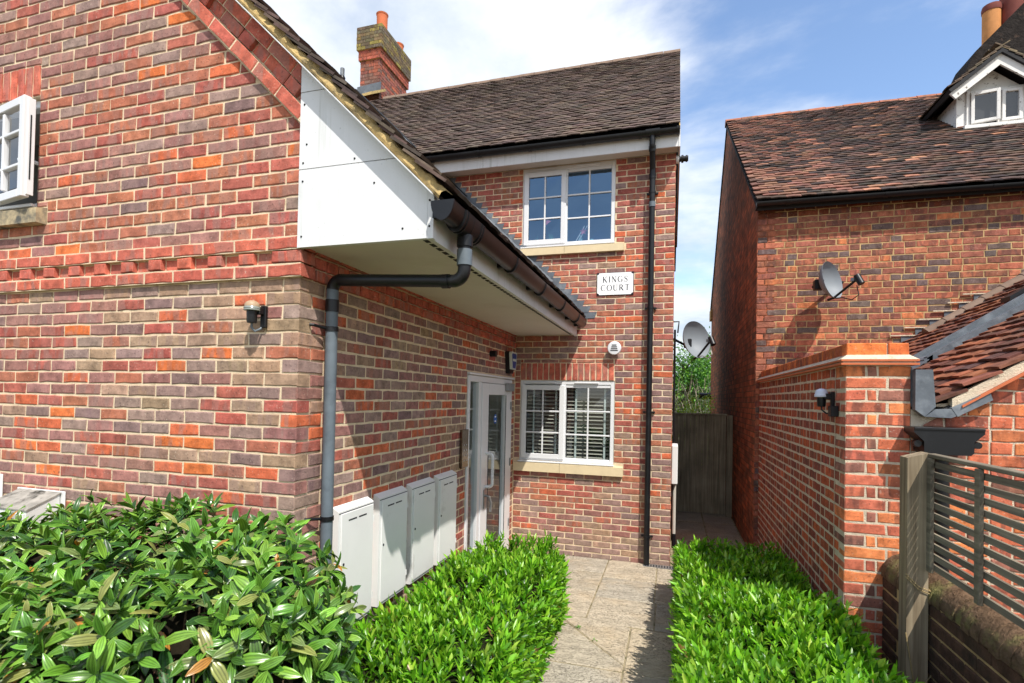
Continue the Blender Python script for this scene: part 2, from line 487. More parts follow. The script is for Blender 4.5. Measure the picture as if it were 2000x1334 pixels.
class MB:
    def __init__(self):
        self.v, self.f, self.c = [], [], []

    def add(self, vs, fs, col=None):
        n = len(self.v)
        self.v += [tuple(x) for x in vs]
        self.f += [tuple(n + i for i in f) for f in fs]
        if col is not None:
            self.c += [col] * len(fs)
        return self

    def box(self, a, b, col=None):
        x0, x1 = sorted((a[0], b[0])); y0, y1 = sorted((a[1], b[1])); z0, z1 = sorted((a[2], b[2]))
        vs = [(x0, y0, z0), (x1, y0, z0), (x1, y1, z0), (x0, y1, z0), (x0, y0, z1), (x1, y0, z1), (x1, y1, z1), (x0, y1, z1)]
        fs = [(0, 3, 2, 1), (4, 5, 6, 7), (0, 1, 5, 4), (1, 2, 6, 5), (2, 3, 7, 6), (3, 0, 4, 7)]
        return self.add(vs, fs, col)

    def bbox(self, a, b, e=0.004):
        """box with chamfered edges"""
        lo = [min(p, q) for p, q in zip(a, b)]; hi = [max(p, q) for p, q in zip(a, b)]
        e = min(e, *[(h - l) * 0.35 for l, h in zip(lo, hi)])
        idx = {}
        vs = []
        for ax in range(3):
            for sx in (0, 1):
                for sy in (0, 1):
                    for sz in (0, 1):
                        s = (sx, sy, sz)
                        p = []
                        for k in range(3):
                            b_ = hi[k] if s[k] else lo[k]
                            p.append(b_ if k == ax else (b_ - e if s[k] else b_ + e))
                        idx[(ax, s)] = len(vs)
                        vs.append(p)
        fs = []
        for ax in range(3):
            o1, o2 = (ax + 1) % 3, (ax + 2) % 3
            for s in (0, 1):
                q = []
                for (i, j) in ((0, 0), (1, 0), (1, 1), (0, 1)):
                    k = [0, 0, 0]; k[ax] = s; k[o1] = i; k[o2] = j
                    q.append(idx[(ax, tuple(k))])
                fs.append(tuple(q) if s else tuple(reversed(q)))
        for ax in range(3):
            o1, o2 = (ax + 1) % 3, (ax + 2) % 3
            for i in (0, 1):
                for j in (0, 1):
                    k0 = [0, 0, 0]; k0[o1] = i; k0[o2] = j
                    k1 = list(k0); k1[ax] = 1
                    k0, k1 = tuple(k0), tuple(k1)
                    q = (idx[(o1, k0)], idx[(o1, k1)], idx[(o2, k1)], idx[(o2, k0)])
                    fs.append(q if (i != j) else tuple(reversed(q)))
        for s in idx:
            pass
        for sx in (0, 1):
            for sy in (0, 1):
                for sz in (0, 1):
                    s = (sx, sy, sz)
                    q = (idx[(0, s)], idx[(1, s)], idx[(2, s)])
                    fs.append(q if (sx + sy + sz) % 2 else tuple(reversed(q)))
        return self.add(vs, fs)

    def prism(self, poly, off, col=None):
        """polygon (3d points) extruded by the vector off"""
        n = len(poly)
        vs = list(poly) + [tuple(p[i] + off[i] for i in range(3)) for p in poly]
        fs = [tuple(range(n)), tuple(reversed(range(n, 2 * n)))]
        fs += [(i, i + n, (i + 1) % n + n, (i + 1) % n) for i in range(n)]
        return self.add(vs, fs, col)

    def tube(self, path, r, n=12, cap=True, arc=(0, 2 * math.pi), up=None):
        path = [Vector(p) for p in path]
        rs = r if isinstance(r, (list, tuple)) else [r] * len(path)
        rings = []
        full = abs(arc[1] - arc[0] - 2 * math.pi) < 1e-6
        m = n if full else n + 1
        prev = None
        vs = []
        for i, p in enumerate(path):
            if i == 0: d = path[1] - p
            elif i == len(path) - 1: d = p - path[i - 1]
            else: d = (path[i + 1] - p).normalized() + (p - path[i - 1]).normalized()
            d.normalize()
            if prev is None:
                u = Vector(up) if up else (Vector((0, 0, 1)) if abs(d.z) < 0.9 else Vector((1, 0, 0)))
            else:
                u = prev
            u = (u - d * u.dot(d)).normalized()
            prev = u
            w = d.cross(u)
            for k in range(m):
                a = arc[0] + (arc[1] - arc[0]) * k / n
                vs.append(p + rs[i] * (math.cos(a) * u + math.sin(a) * w))
        fs = []
        for i in range(len(path) - 1):
            for k in range(n):
                k2 = (k + 1) % m
                fs.append((i * m + k, i * m + k2, (i + 1) * m + k2, (i + 1) * m + k))
        if cap:
            fs.append(tuple(reversed(range(m))))
            b = (len(path) - 1) * m
            fs.append(tuple(range(b, b + m)))
        return self.add(vs, fs)

    def lathe(self, prof, origin, axis=(0, 0, 1), n=24):
        ax = Vector(axis).normalized()
        u = Vector((1, 0, 0)) if abs(ax.x) < 0.9 else Vector((0, 1, 0))
        u = (u - ax * u.dot(ax)).normalized()
        w = ax.cross(u)
        o = Vector(origin)
        vs = []
        for (r, h) in prof:
            for k in range(n):
                a = 2 * math.pi * k / n
                vs.append(o + ax * h + r * (math.cos(a) * u + math.sin(a) * w))
        fs = []
        for i in range(len(prof) - 1):
            for k in range(n):
                k2 = (k + 1) % n
                fs.append((i * n + k, i * n + k2, (i + 1) * n + k2, (i + 1) * n + k))
        fs.append(tuple(reversed(range(n))))
        b = (len(prof) - 1) * n
        fs.append(tuple(range(b, b + n)))
        return self.add(vs, fs)

    def mesh(self, name, mat, smooth=False):
        me = bpy.data.meshes.new(name)
        me.from_pydata(self.v, [], self.f)
        if self.c:
            cols = []
            for f, c in zip(self.f, self.c):
                cols += list(c) * len(f)
            a = me.color_attributes.new('col', 'FLOAT_COLOR', 'CORNER')
            a.data.foreach_set('color', np.array(cols, dtype=np.float32))
        if smooth:
            me.polygons.foreach_set('use_smooth', [True] * len(me.polygons))
        me.materials.append(mat)
        me.update()
        return me

    def build(self, name, mat, parent=None, smooth=False, mw=None, angle=None):
        me = self.mesh(name, mat, smooth)
        if smooth:
            try:
                me.set_sharp_from_angle(angle=R(angle or 40))
            except Exception:
                pass
        return link(bpy.data.objects.new(name, me), parent, mw)


def rot_z(a):
    return Matrix.Rotation(a, 4, 'Z')


def clip_poly(poly, a, b, c):
    """keep a*x + b*y <= c"""
    out = []
    for i in range(len(poly)):
        p, q = poly[i], poly[(i + 1) % len(poly)]
        dp, dq = a * p[0] + b * p[1] - c, a * q[0] + b * q[1] - c
        if dp <= 1e-9: out.append(p)
        if (dp < -1e-9 and dq > 1e-9) or (dp > 1e-9 and dq < -1e-9):
            t = dp / (dp - dq)
            out.append((p[0] + t * (q[0] - p[0]), p[1] + t * (q[1] - p[1])))
    return out


def poly_area(p):
    return 0.5 * abs(sum(p[i][0] * p[(i + 1) % len(p)][1] - p[(i + 1) % len(p)][0] * p[i][1] for i in range(len(p))))


def brick_shape(poly, depth, rough, seed):
    """one brick: polygon in the wall plane (x, z), its face at y = 0 with worn arrises, body going in to y = depth"""
    rr = random.Random(seed)
    n = len(poly)
    # subdivide long edges so the arris can wander
    pts = []
    for i in range(n):
        p, q = poly[i], poly[(i + 1) % n]
        L = math.hypot(q[0] - p[0], q[1] - p[1])
        k = 3 if L > 0.15 else 1
        for j in range(k):
            t = j / k
            pts.append((p[0] + t * (q[0] - p[0]), p[1] + t * (q[1] - p[1])))
    m = len(pts)
    cx = sum(p[0] for p in pts) / m; cz = sum(p[1] for p in pts) / m
    outer = [(x + rr.uniform(-rough, rough), z + rr.uniform(-rough, rough)) for x, z in pts]
    c = 0.0035
    inner = []
    for x, z in outer:
        dx_, dz_ = cx - x, cz - z
        inner.append((x + math.copysign(min(abs(dx_), c + rr.uniform(0, rough)), dx_), z + math.copysign(min(abs(dz_), c + rr.uniform(0, rough)), dz_)))
    vs = [(x, rr.uniform(-0.0006, 0.0006), z) for x, z in inner] + [(x, c, z) for x, z in outer] + [(x, depth, z) for x, z in outer]
    fs = [tuple(range(m))]
    for a in (0, m):
        fs += [(a + i, a + m + i, a + m + (i + 1) % m, a + (i + 1) % m) for i in range(m)]
    return vs, fs


class Wall:
    """a brick wall in its own frame: x along the wall, y into it, z up"""

    def __init__(self, name, parent, origin, ang, mat_mortar, own, joined, label=None, rough=0.0032, recess=0.005):
        self.mw = Matrix.Translation(origin) @ rot_z(ang)
        self.name, self.parent = name, parent
        self.core = MB()
        self.mm, self.own, self.joined = mat_mortar, own, joined
        self.b = []
        self.rough, self.recess = rough, recess
        self.label = label

    def panel(self, x0, x1, z0, z1, depth=0.1, y=None):
        y = self.recess if y is None else y
        if x1 - x0 > 1e-4 and z1 - z0 > 1e-4:
            self.core.box((x0, y, z0), (x1, y + depth, z1))

    def holed(self, x0, x1, z0, z1, holes, depth=0.1):
        xs = sorted({x0, x1, *[h[0] for h in holes], *[h[1] for h in holes]})
        zs = sorted({z0, z1, *[h[2] for h in holes], *[h[3] for h in holes]})
        xs = [x for x in xs if x0 <= x <= x1]; zs = [z for z in zs if z0 <= z <= z1]
        for i in range(len(xs) - 1):
            run = None
            for j in range(len(zs) - 1):
                cx, cz = (xs[i] + xs[i + 1]) / 2, (zs[j] + zs[j + 1]) / 2
                inh = any(h[0] < cx < h[1] and h[2] < cz < h[3] for h in holes)
                if not inh:
                    run = zs[j] if run is None else run
                if run is not None and (inh or j == len(zs) - 2):
                    self.panel(xs[i], xs[i + 1], run, zs[j] if inh else zs[j + 1], depth)
                    run = None

    def brick(self, poly, col, proud=0.0, depth=0.05, vis=1.0):
        if len(poly) < 3 or poly_area(poly) < 0.0004:
            return
        self.b.append((poly, col, proud, depth, vis))

    def course(self, z, x0, x1, start, length, colf, holes=(), h=0.0625, proud=0.0, clip=None, depth=0.05, joint=0.0125, vis=1.0, lengths=None):
        """bricks from x = start (a joint centre) onwards, cut by x0..x1, holes (x0, x1, z0, z1) and clip half-planes"""
        x = start
        k = 0
        while x < x1 - 0.004:
            L = lengths[k % len(lengths)] if lengths else length
            a, b = x + joint / 2, x + L - joint / 2
            x += L; k += 1
            a, b = max(a, x0), min(b, x1)
            if b - a < 0.022:
                continue
            segs = [(a, b, z, z + h)]
            for hx0, hx1, hz0, hz1 in holes:
                ov = min(z + h, hz1) - max(z, hz0)
                if ov < 0.003:
                    continue
                ns = []
                for s, e, zb, zt in segs:
                    if e <= hx0 or s >= hx1:
                        ns.append((s, e, zb, zt)); continue
                    if s < hx0: ns.append((s, hx0 - 0.004, zb, zt))
                    if e > hx1: ns.append((hx1 + 0.004, e, zb, zt))
                    if ov <= 0.55 * h:
                        if zb < hz0 < zt: ns.append((max(s, hx0), min(e, hx1), zb, hz0 - 0.002))
                        elif zb < hz1 < zt: ns.append((max(s, hx0), min(e, hx1), hz1 + 0.002, zt))
                segs = ns
            for s, e, zb, zt in segs:
                if e - s < 0.022: continue
                p = [(s, zb), (e, zb), (e, zt), (s, zt)]
                for cl in (clip or ()):
                    p = clip_poly(p, *cl)
                    if len(p) < 3: break
                if len(p) >= 3:
                    self.brick(p, colf((s + e) / 2, (zb + zt) / 2), proud, depth, vis)

    def finish(self, limit=300, piece='brick'):
        core = self.core.build(self.name, self.mm, self.parent, mw=self.mw)
        if self.label: core['label'] = self.label
        order = []
        for i, (poly, col, proud, depth, vis) in enumerate(self.b):
            cx = sum(p[0] for p in poly) / len(poly); cz = sum(p[1] for p in poly) / len(poly)
            w = self.mw @ Vector((cx, 0, cz))
            nrm = self.mw.to_3x3() @ Vector((0, -1, 0))
            view = (Vector(CAM) - w).normalized()
            order.append((seen_size(w, poly_area(poly)) * max(0, view.dot(nrm)) * vis, i, cx, cz))
        order.sort(reverse=True)
        shapes = {}
        j = MB()
        for rank, (s, i, cx, cz) in enumerate(order):
            poly, col, proud, depth, vis = self.b[i]
            loc = [(p[0] - cx, p[1] - cz) for p in poly]
            if rank < limit and s > 0:
                key = tuple((round(a * 400), round(b * 400)) for a, b in loc) + (round(depth * 100), random.randrange(7))
                me = shapes.get(key)
                if me is None:
                    vs, fs = brick_shape(loc, depth, self.rough, hash(key) & 0xffff)
                    mb = MB(); mb.add(vs, fs)
                    me = shapes[key] = mb.mesh('brick', self.own)
                o = bpy.data.objects.new(piece, me)
                o.color = (*col[:3], 1)
                COL.objects.link(o)
                o.parent = core
                o.location = (cx, -proud, cz)
            else:
                vs, fs = brick_shape(loc, depth, self.rough, i)
                j.add([(x + cx, y - proud, z + cz) for x, y, z in vs], fs, (*col[:3], random.random()))
        if j.v:
            o = j.build('further_' + piece + 's', self.joined)
            o.parent = core
            o['kind'] = 'stuff'
        return core


def jit(c, s=0.12):
    k = 1 + random.uniform(-s, s)
    return tuple(max(0.0, x * k * (1 + random.uniform(-s, s) * 0.4)) for x in c)


PAL = dict(
    grey=lin((156, 132, 122)), brown=lin((166, 138, 114)), purple=lin((158, 112, 104)), red=lin((172, 92, 80)),
    redbrown=lin((178, 108, 82)), orange=lin((202, 106, 72)), bright=lin((214, 116, 66)), dark=lin((132, 106, 104)),
    engred=lin((198, 106, 86)), engred2=lin((188, 100, 84)))


def pick(weights):
    ks = list(weights)
    c = PAL[random.choices(ks, [weights[k] for k in ks])[0]]
    m = lin((158, 118, 104))
    return jit(tuple(0.86 * a + 0.14 * b for a, b in zip(c, m)))


# ------------------------------------------------------------------ ground
D = 4.1644      # plane of the rear wing's front wall
W = 1.962       # its right-hand corner
ground = MB().add([(-400, -300, -0.06), (400, -300, -0.06), (400, 700, -0.06), (-400, 700, -0.06)], [(0, 1, 2, 3)]).build('ground', M['gravel'])
tag(ground, 'bare earth and short growth around the houses', 'ground', kind='structure')
bed = MB().add([(-4, -3.2, -0.03), (4.4, -3.2, -0.03), (4.4, 4.9, -0.03), (-4, 4.9, -0.03)], [(0, 1, 2, 3)]).build('planting_bed', M['soil'])
tag(bed, 'brown soil of the planting beds beside the path', 'soil', kind='structure')
M['joint'] = noisy('slab_joint', lin((150, 138, 112)), 0.2, 30, 0.95, 0.6, 90, 0.1, second=lin((96, 92, 66)), sscale=9)
path = MB().box((0.02, 2.32, -0.05), (2.05, 4.16, -0.008)).box((0.93, -3.0, -0.05), (2.1, 2.32, -0.009)).box((1.965, 4.16, -0.05), (2.955, 12.0, -0.007)).build('path', M['joint'])
tag(path, 'stone slab path leading to the door and the alley', 'path', kind='structure')


def slab(poly, c):
    z1 = random.uniform(-0.003, 0.003)
    cx = sum(p[0] for p in poly) / len(poly); cy = sum(p[1] for p in poly) / len(poly)
    g = [(x + (cx - x) * 0.006 / max(0.05, abs(cx - x)) * 1.0 if abs(cx - x) > 1e-3 else x, y + (cy - y) * 0.006 / max(0.05, abs(cy - y)) if abs(cy - y) > 1e-3 else y) for x, y in poly]
    n = len(g)
    inn = [(x + (cx - x) * 0.03, y + (cy - y) * 0.03) for x, y in g]
    vs = [(x, y, z1) for x, y in inn] + [(x, y, z1 - 0.006) for x, y in g] + [(x, y, -0.03) for x, y in g]
    fs = [tuple(range(n))]
    for a in (0, n):
        fs += [(a + i, a + n + i, a + n + (i + 1) % n, a + (i + 1) % n) for i in range(n)]
    o = MB().add(vs, fs).build('slab', M['slab'], path)
    o.color = (*c, 1)


SC = [lin(c) for c in ((188, 175, 154), (180, 169, 150), (192, 177, 152), (178, 169, 153))]
RECT = [(0.03, 0.66, 3.72, 4.15), (0.66, 1.25, 3.62, 4.15), (1.25, 1.82, 3.5, 4.15), (1.82, 2.0, 3.5, 4.03), (0.03, 0.62, 3.1, 3.72), (0.62, 1.25, 3.02, 3.62),
        (1.25, 1.82, 2.9, 3.5), (1.82, 2.02, 2.9, 3.5), (0.03, 0.62, 2.45, 3.1), (0.62, 1.25, 2.35, 3.02), (1.25, 1.84, 2.28, 2.9), (1.84, 2.06, 2.28, 2.9)]
for (x0, x1, y0, y1) in RECT:
    slab([(x0, y0), (x1, y0), (x1, y1), (x0, y1)], random.choice(SC))
# the skewed lower run
slab([(1.0, 2.35), (1.65, 1.59), (1.65, 2.27), (1.25, 2.35)], SC[0])
slab([(0.98, 2.33), (0.93, 1.49), (1.65, 1.49), (1.65, 1.575)], SC[1])
slab([(1.65, 1.49), (2.1, 1.49), (2.08, 2.27), (1.65, 2.27)], SC[2])
for i, y in enumerate((0.75, 0.0, -0.75, -1.5, -2.25, -3.0)):
    slab([(0.93, y), (1.65, y), (1.65, y + 0.74), (0.93, y + 0.74)], random.choice(SC))
    slab([(1.65, y), (2.1, y), (2.1, y + 0.74), (1.65, y + 0.74)], random.choice(SC))
for i in range(6):
    y = 4.22 + i * 0.62
    for x0, x1 in ((2.0, 2.47), (2.48, 2.94)):
        slab([(x0, y), (x1, y), (x1, y + 0.6), (x0, y + 0.6)], jit(lin((166, 154, 136)), 0.06))

# ------------------------------------------------------------------ the brick house: gable end, recessed door side and rear wing
house = thing('brick_house', (0, 0, 0), 'large red brick house with a white boxed eave, catslide roof and rear wing', 'house')
BZ = 2.59           # underside of the dentil band
ORANGE = [(-0.34, 2.48), (-0.92, 2.4), (-1.69, 2.33), (-0.57, 2.18), (-0.91, 2.1), (-1.7, 2.03), (-2.13, 1.89), (-2.14, 1.74), (-1.93, 1.73), (-0.8, 1.73),
          (-0.05, 1.8), (-0.9, 1.66), (-0.68, 1.66), (-2.15, 1.59), (-1.93, 1.58), (-1.49, 1.59), (-1.92, 1.44), (-0.89, 1.51), (-0.68, 1.5), (-0.22, 1.5), (-0.04, 1.52),
          (-1.8, 1.81), (-0.46, 1.36), (-1.15, 4.32), (-0.92, 4.18), (-0.56, 3.8), (-1.14, 3.88), (-0.46, 3.44), (-0.68, 3.29), (-1.32, 4.38), (-0.79, 3.21),
          (-1.02, 3.36), (-0.05, 3.29), (-2.26, 2.84), (-1.82, 2.84), (-1.8, 3.28)]
REDS = [(-1.03, 2.33), (-1.02, 2.18), (-2.25, 1.67), (-2.35, 2.33), (-2.0, 2.26), (-1.8, 2.25), (-0.81, 1.44), (-1.81, 1.36), (-0.07, 1.87), (-0.46, 1.8), (-1.12, 3.58), (-0.38, 3.21), (-1.9, 3.5)]


def gable_col(x, z):
    for ox, oz in ORANGE:
        if abs(x - ox) < 0.1 and abs(z - oz) < 0.034:
            return jit(PAL['bright' if random.random() < 0.35 else 'orange'], 0.06)
    for ox, oz in REDS:
        if abs(x - ox) < 0.1 and abs(z - oz) < 0.034:
            return jit(PAL['red'], 0.08)
    if z < BZ:
        t = min(1, max(0, (x + 1.9) / 1.5)) * min(1, max(0, (z - 1.3) / 0.7))
        return pick(dict(brown=0.5 + 3.2 * t, grey=1.4 + 0.8 * t, purple=2.0 - 0.9 * t, red=1.8 - 1.5 * t, redbrown=0.9 - 0.7 * t, dark=0.35))
    t = min(1, max(0, (z - 3.6) / 0.8))
    return pick(dict(redbrown=3.2 - 1.9 * t, purple=1.5 + 0.9 * t, grey=0.4 + 0.9 * t, red=1.5 - 0.5 * t, dark=0.25))


NX, NZ = 0.6983, 0.7158         # slope of the catslide roof
VIN, VOUT = 2.454, 2.679        # the verge band of bricks lies between these
GX0 = -3.1
WIN3 = (-3.4, -2.1, 3.15, 3.9)
gab = Wall('gable_wall', house, (0, 0, 0), 0.0, M['mortar'], M['brick'], M['brick_j'], 'sunlit gable wall of mixed red, brown and grey bricks')
SILL3 = (-3.4, -2.0, 3.03, 3.15)
ARCH3 = (-3.4, -2.1, 3.9, 4.115)
gab.holed(GX0, 0.0 - 0.006, 0.0, 3.42, [WIN3])
gab.holed(GX0, -2.1, 3.42, 3.9, [WIN3])
gab.core.prism([(-2.1, 0.006, 3.42), (-0.006, 0.006, 3.42), (-0.006, 0.006, (VOUT + 0.006 * NX) / NZ), (-2.1, 0.006, (VOUT + 2.1 * NX) / NZ)], (0, 0.1, 0))
gab.core.prism([(GX0, 0.006, 3.9), (-2.1, 0.006, 3.9), (-2.1, 0.006, (VOUT + 2.1 * NX) / NZ), (GX0, 0.006, (VOUT - GX0 * NX) / NZ)], (0, 0.1, 0))
clipv = [(NX, NZ, VIN - 0.012)]
for k in range(-40, 35):
    if k in (0, -1, -2):
        continue
    z = BZ - 0.075 * k + 0.005
    even = (k % 2 == 0)
    hid = 1.0 if z > 1.2 else 0.02
    hol = [WIN3, SILL3, ARCH3]
    if even:
        gab.course(z, GX0, -0.23, -0.225 - 0.225 * 14, 0.225, gable_col, hol, clip=clipv, vis=hid)
        p = [(-0.22, z), (0, z), (0, z + 0.065), (-0.22, z + 0.065)]
        p = clip_poly(p, *clipv[0])
        gab.brick(p, gable_col(-0.11, z + 0.03), depth=0.1025, vis=hid * 1.1)
    else:
        gab.course(z, GX0, -0.1175, -0.1125 - 0.225 * 14, 0.225, gable_col, hol, clip=clipv, vis=hid)
        if z > 2.8:
            p = clip_poly([(-0.1075, z), (0, z), (0, z + 0.065), (-0.1075, z + 0.065)], *clipv[0])
            gab.brick(p, gable_col(-0.05, z), depth=0.1)


def eng(x, z):
    return jit(PAL[random.choice(['engred', 'engred2'])], 0.09)


# dentil band of three courses, standing proud
for zz_, pp_ in ((BZ + 0.005, 0.025), (BZ + 0.155, 0.03)):
    gab.course(zz_, GX0, -0.21, -0.2025 - 0.225 * 13, 0.225, eng, proud=pp_, depth=0.06)
    gab.brick([(-0.196, zz_), (0.0225, zz_), (0.0225, zz_ + 0.063), (-0.196, zz_ + 0.063)], eng(0, 0), proud=pp_, depth=0.125)
x = GX0
i = 0
while x < -0.13:
    pr = 0.027 if i % 2 == 0 else 0.0
    gab.brick([(x + 0.004, BZ + 0.08), (x + 0.1065, BZ + 0.08), (x + 0.1065, BZ + 0.143), (x + 0.006, BZ + 0.143)], eng(0, 0), proud=pr, depth=0.06)
    x += 0.1125
    i += 1
gab.brick([(-0.1, BZ + 0.08), (0.022, BZ + 0.08), (0.022, BZ + 0.145), (-0.1, BZ + 0.145)], eng(0, 0), proud=0.025, depth=0.12)
gab.core.box((GX0, -0.021, BZ + 0.001), (0.018, 0.004, BZ + 0.076)).box((GX0, -0.026, BZ + 0.15), (0.018, 0.004, BZ + 0.224))
for row_ in (0, 2):
    q_ = []
    for ss_, nn_ in ((-6.0, VIN + 0.075 * row_), (-1.0, VIN + 0.075 * row_), (-1.0, VIN + 0.075 * row_ + 0.073), (-6.0, VIN + 0.075 * row_ + 0.073)):
        q_.append((ss_ * NZ + nn_ * NX, -ss_ * NX + nn_ * NZ))
    q_ = clip_poly(q_, 1, 0, -0.004)
    gab.core.prism([(a_, -0.024, b_) for a_, b_ in q_], (0, 0.029, 0))
# soldier arch over the window
for i in range(6):
    xa = -2.105 - 0.075 * i
    gab.brick([(xa - 0.061, 3.906), (xa, 3.906), (xa, 4.108), (xa - 0.061, 4.108)], eng(0, 0), proud=0.003)
# verge band: three courses running up the slope
tx, tz = NZ, -NX      # direction down the slope
for row in range(3):
    n0 = VIN + 0.075 * row
    s = -3.2
    kk = 0
    while s < 1.6:
        L = 0.225 if row != 1 else 0.1125
        a, b = s + 0.004, s + L - 0.004
        s += L
        kk += 1
        q = []
        for (ss, nn) in ((a, n0 + 0.004), (b, n0 + 0.004), (b, n0 + 0.071), (a, n0 + 0.071)):
            q.append((ss * tx + nn * NX + (-1.70), ss * tz + nn * NZ + (1.70 * NX / NZ)))
        q = clip_poly(q, 1, 0, -0.002)
        q = clip_poly(q, -1, 0, 2.9)
        if len(q) >= 3:
            prd = (0.028, 0.024 if (kk // 2) % 2 else 0.0, 0.03)[row]
            gab.brick(q, eng(0, 0), proud=prd, depth=0.06)
gable = gab.finish(300)

# --- side wall with the door
side = Wall('side_wall', house, (0, 0, 0), R(90), M['mortar'], M['brick'], M['brick_j'], 'shaded side wall with the white glazed door', recess=0.003)
DOOR = (2.51, 4.02, -0.1, 2.18)


def side_col(x, z):
    if random.random() < 0.1:
        return jit(PAL['orange'], 0.08)
    return pick(dict(brown=0.9, grey=1.6, purple=1.8, red=1.5, redbrown=0.8, dark=0.9))


side.holed(0.225, D, 0.0, 2.78, [DOOR])
side.panel(0.006, 0.2248, 0.0, 2.78, 0.09, y=0.008)
for k in range(-2, 35):
    z = BZ - 0.075 * k + 0.005
    hid = 1.0 if z > 0.75 else 0.05
    if k in (0, -2):
        side.course(z, 0.104, D, 0.1125 - 0.225, 0.225, eng, proud=0.02, depth=0.05)
        continue
    if k == -1:
        side.course(z, 0.104, D, 0.1125, 0.1125, eng, proud=0.01, depth=0.05)
        continue
    if k % 2 == 0:
        side.course(z, 0.11, D - 0.004, 0.1125, 0.225, side_col, [DOOR], vis=hid)
    else:
        side.brick([(0.0, z), (0.22, z), (0.22, z + 0.065), (0.0, z + 0.065)], gable_col(-0.1, z), depth=0.1025, vis=hid * 1.2)
        side.course(z, 0.23, D - 0.004, 0.225, 0.225, side_col, [DOOR], vis=hid)
sidew = side.finish(300)

# --- rear wing front wall
back = Wall('rear_wall', house, (0, D, 0), 0.0, M['mortar'], M['brick'], M['brick_j'], 'sunlit front wall of the rear wing with two white windows')
WU = (0.06, 1.25, 3.895, 4.925)
WL_ = (0.08, 1.283, 1.155, 2.18)
SU = (0.05, 1.367, 3.78, 3.895)
SL = (0.0, 1.40, 1.02, 1.155)
AL = (0.08, 1.277, 2.18, 2.405)
bl = W / 8.5


def back_col(x, z):
    if z < 0.28:
        return pick(dict(grey=2, brown=1.2, purple=0.8))
    if random.random() < 0.09:
        return jit(PAL['orange'], 0.1)
    t = min(1, max(0, (z - 1.2) / 1.5))
    return pick(dict(red=2.0 + t, redbrown=1.6 + 0.6 * t, purple=1.7 - 0.4 * t, grey=1.1 - 0.8 * t, brown=0.5 - 0.35 * t, dark=0.35 + 0.1 * t))


back.holed(-2.2, W - 0.006, 0.0, 4.93, [WU, WL_])
nrow = 66
for i in range(nrow):
    z = 0.005 + 0.075 * i - 0.02
    st = W - bl * 16 if i % 2 == 0 else W - bl / 2 - bl * 16
    z_roof_x = (3.84 - z) / 0.975 if z > 2.85 else -0.02
    back.course(z, max(-2.2, z_roof_x - 0.25) if z > 2.85 else 0.01, W, st, bl, back_col, [WU, WL_, SU, SL, AL], vis=0.3 if z < 0.3 and i < 1 else 1.0)
for i in range(16):
    xa = 0.085 + i * 0.0747
    back.brick([(xa, 2.187), (xa + 0.0615, 2.187), (xa + 0.0615, 2.398), (xa, 2.398)], eng(0, 0), proud=0.002)
rear = back.finish(300)
# plain returns and inner body of the house (roof voids, far walls)
MB().box((W - 0.02, D + 0.1, -0.05), (W, 11.0, 4.93)).box((-6.5, 10.9, 0), (W - 0.02, 11.0, 4.93)).build('flank_wall', M['brick_far'], house)

# ------------------------------------------------------------------ boxed eave of the catslide roof
YF = -0.035


def roof_z(x, d):
    return (d - NX * x) / NZ


eb = MB()
def roof_x(z, d):
    return (d - NZ * z) / NX


eb.prism([(0.004, YF, 2.742), (0.776, YF, 2.742), (0.776, YF, roof_z(0.776, 2.678)), (roof_x(3.163, 2.678), YF, 3.163), (0.004, YF, 3.163)], (0, 0.03, 0))
boxend = eb.build('eave_end_panel', M['white_board'], house)
MB().prism([(0.004, YF, 3.168), (roof_x(3.168, 2.678), YF, 3.168), (roof_x(3.585, 2.678), YF, 3.585), (0.004, YF, 3.585)], (0, 0.03, 0)).build('eave_end_panel', M['white_board'], house)
MB().prism([(0.004, YF, 3.59), (roof_x(3.59, 2.678), YF, 3.59), (0.004, YF, roof_z(0.004, 2.678))], (0, 0.03, 0)).build('eave_end_panel', M['white_board'], house)
MB().prism([(0.779, YF - 0.004, 2.738), (0.812, YF - 0.004, 2.738), (0.812, YF - 0.004, roof_z(0.812, 2.678)), (0.779, YF - 0.004, roof_z(0.779, 2.678))], (0, 0.036, 0)).build('corner_trim', M['white_board'], house)
for (x, z) in ((0.03, 3.52), (0.03, 3.2), (0.03, 3.1), (0.03, 2.8), (0.35, 3.19), (0.47, 3.05), (0.64, 2.8), (0.79, 2.93), (0.79, 2.8), (0.05, 3.3)):
    MB().lathe([(0.006, 0.0), (0.005, 0.003), (0.001, 0.0035)], (x, YF - 0.004 if x > 0.77 else YF, z), (0, -1, 0), 8).build('screw', M['slot'], house)
pass
sf = MB().box((0.0, YF + 0.03, 2.756), (0.775, D - 0.004, 2.764))
sof = sf.build('soffit', M['soffit'], house)
for i in range(52):
    y0 = 0.03 + i * 0.079
    MB().box((0.72, y0, 2.7535), (0.745, y0 + 0.05, 2.757)).build('vent_slot', M['slot'], sof)
MB().box((0.776, -0.0, 2.738), (0.802, D - 0.004, 2.95)).build('fascia', M['white_board'], house)

# catslide roof body, verge, tiles
rb = MB()
XT = -3.4
rb.prism([(0.83, -0.08, roof_z(0.83, 2.684)), (0.83, -0.08, roof_z(0.83, 2.7)), (XT, -0.08, roof_z(XT, 2.7)), (XT, -0.08, roof_z(XT, 2.684))], (0, D + 0.075, 0))
rb.build('roof_deck', M['slot'], house)
MB().prism([(0.83, -0.105, roof_z(0.83, 2.6805)), (0.83, -0.105, roof_z(0.83, 2.686)), (XT, -0.105, roof_z(XT, 2.686)), (XT, -0.105, roof_z(XT, 2.6805))], (0, 0.1, 0)).build('undercloak', M['white_board'], house)


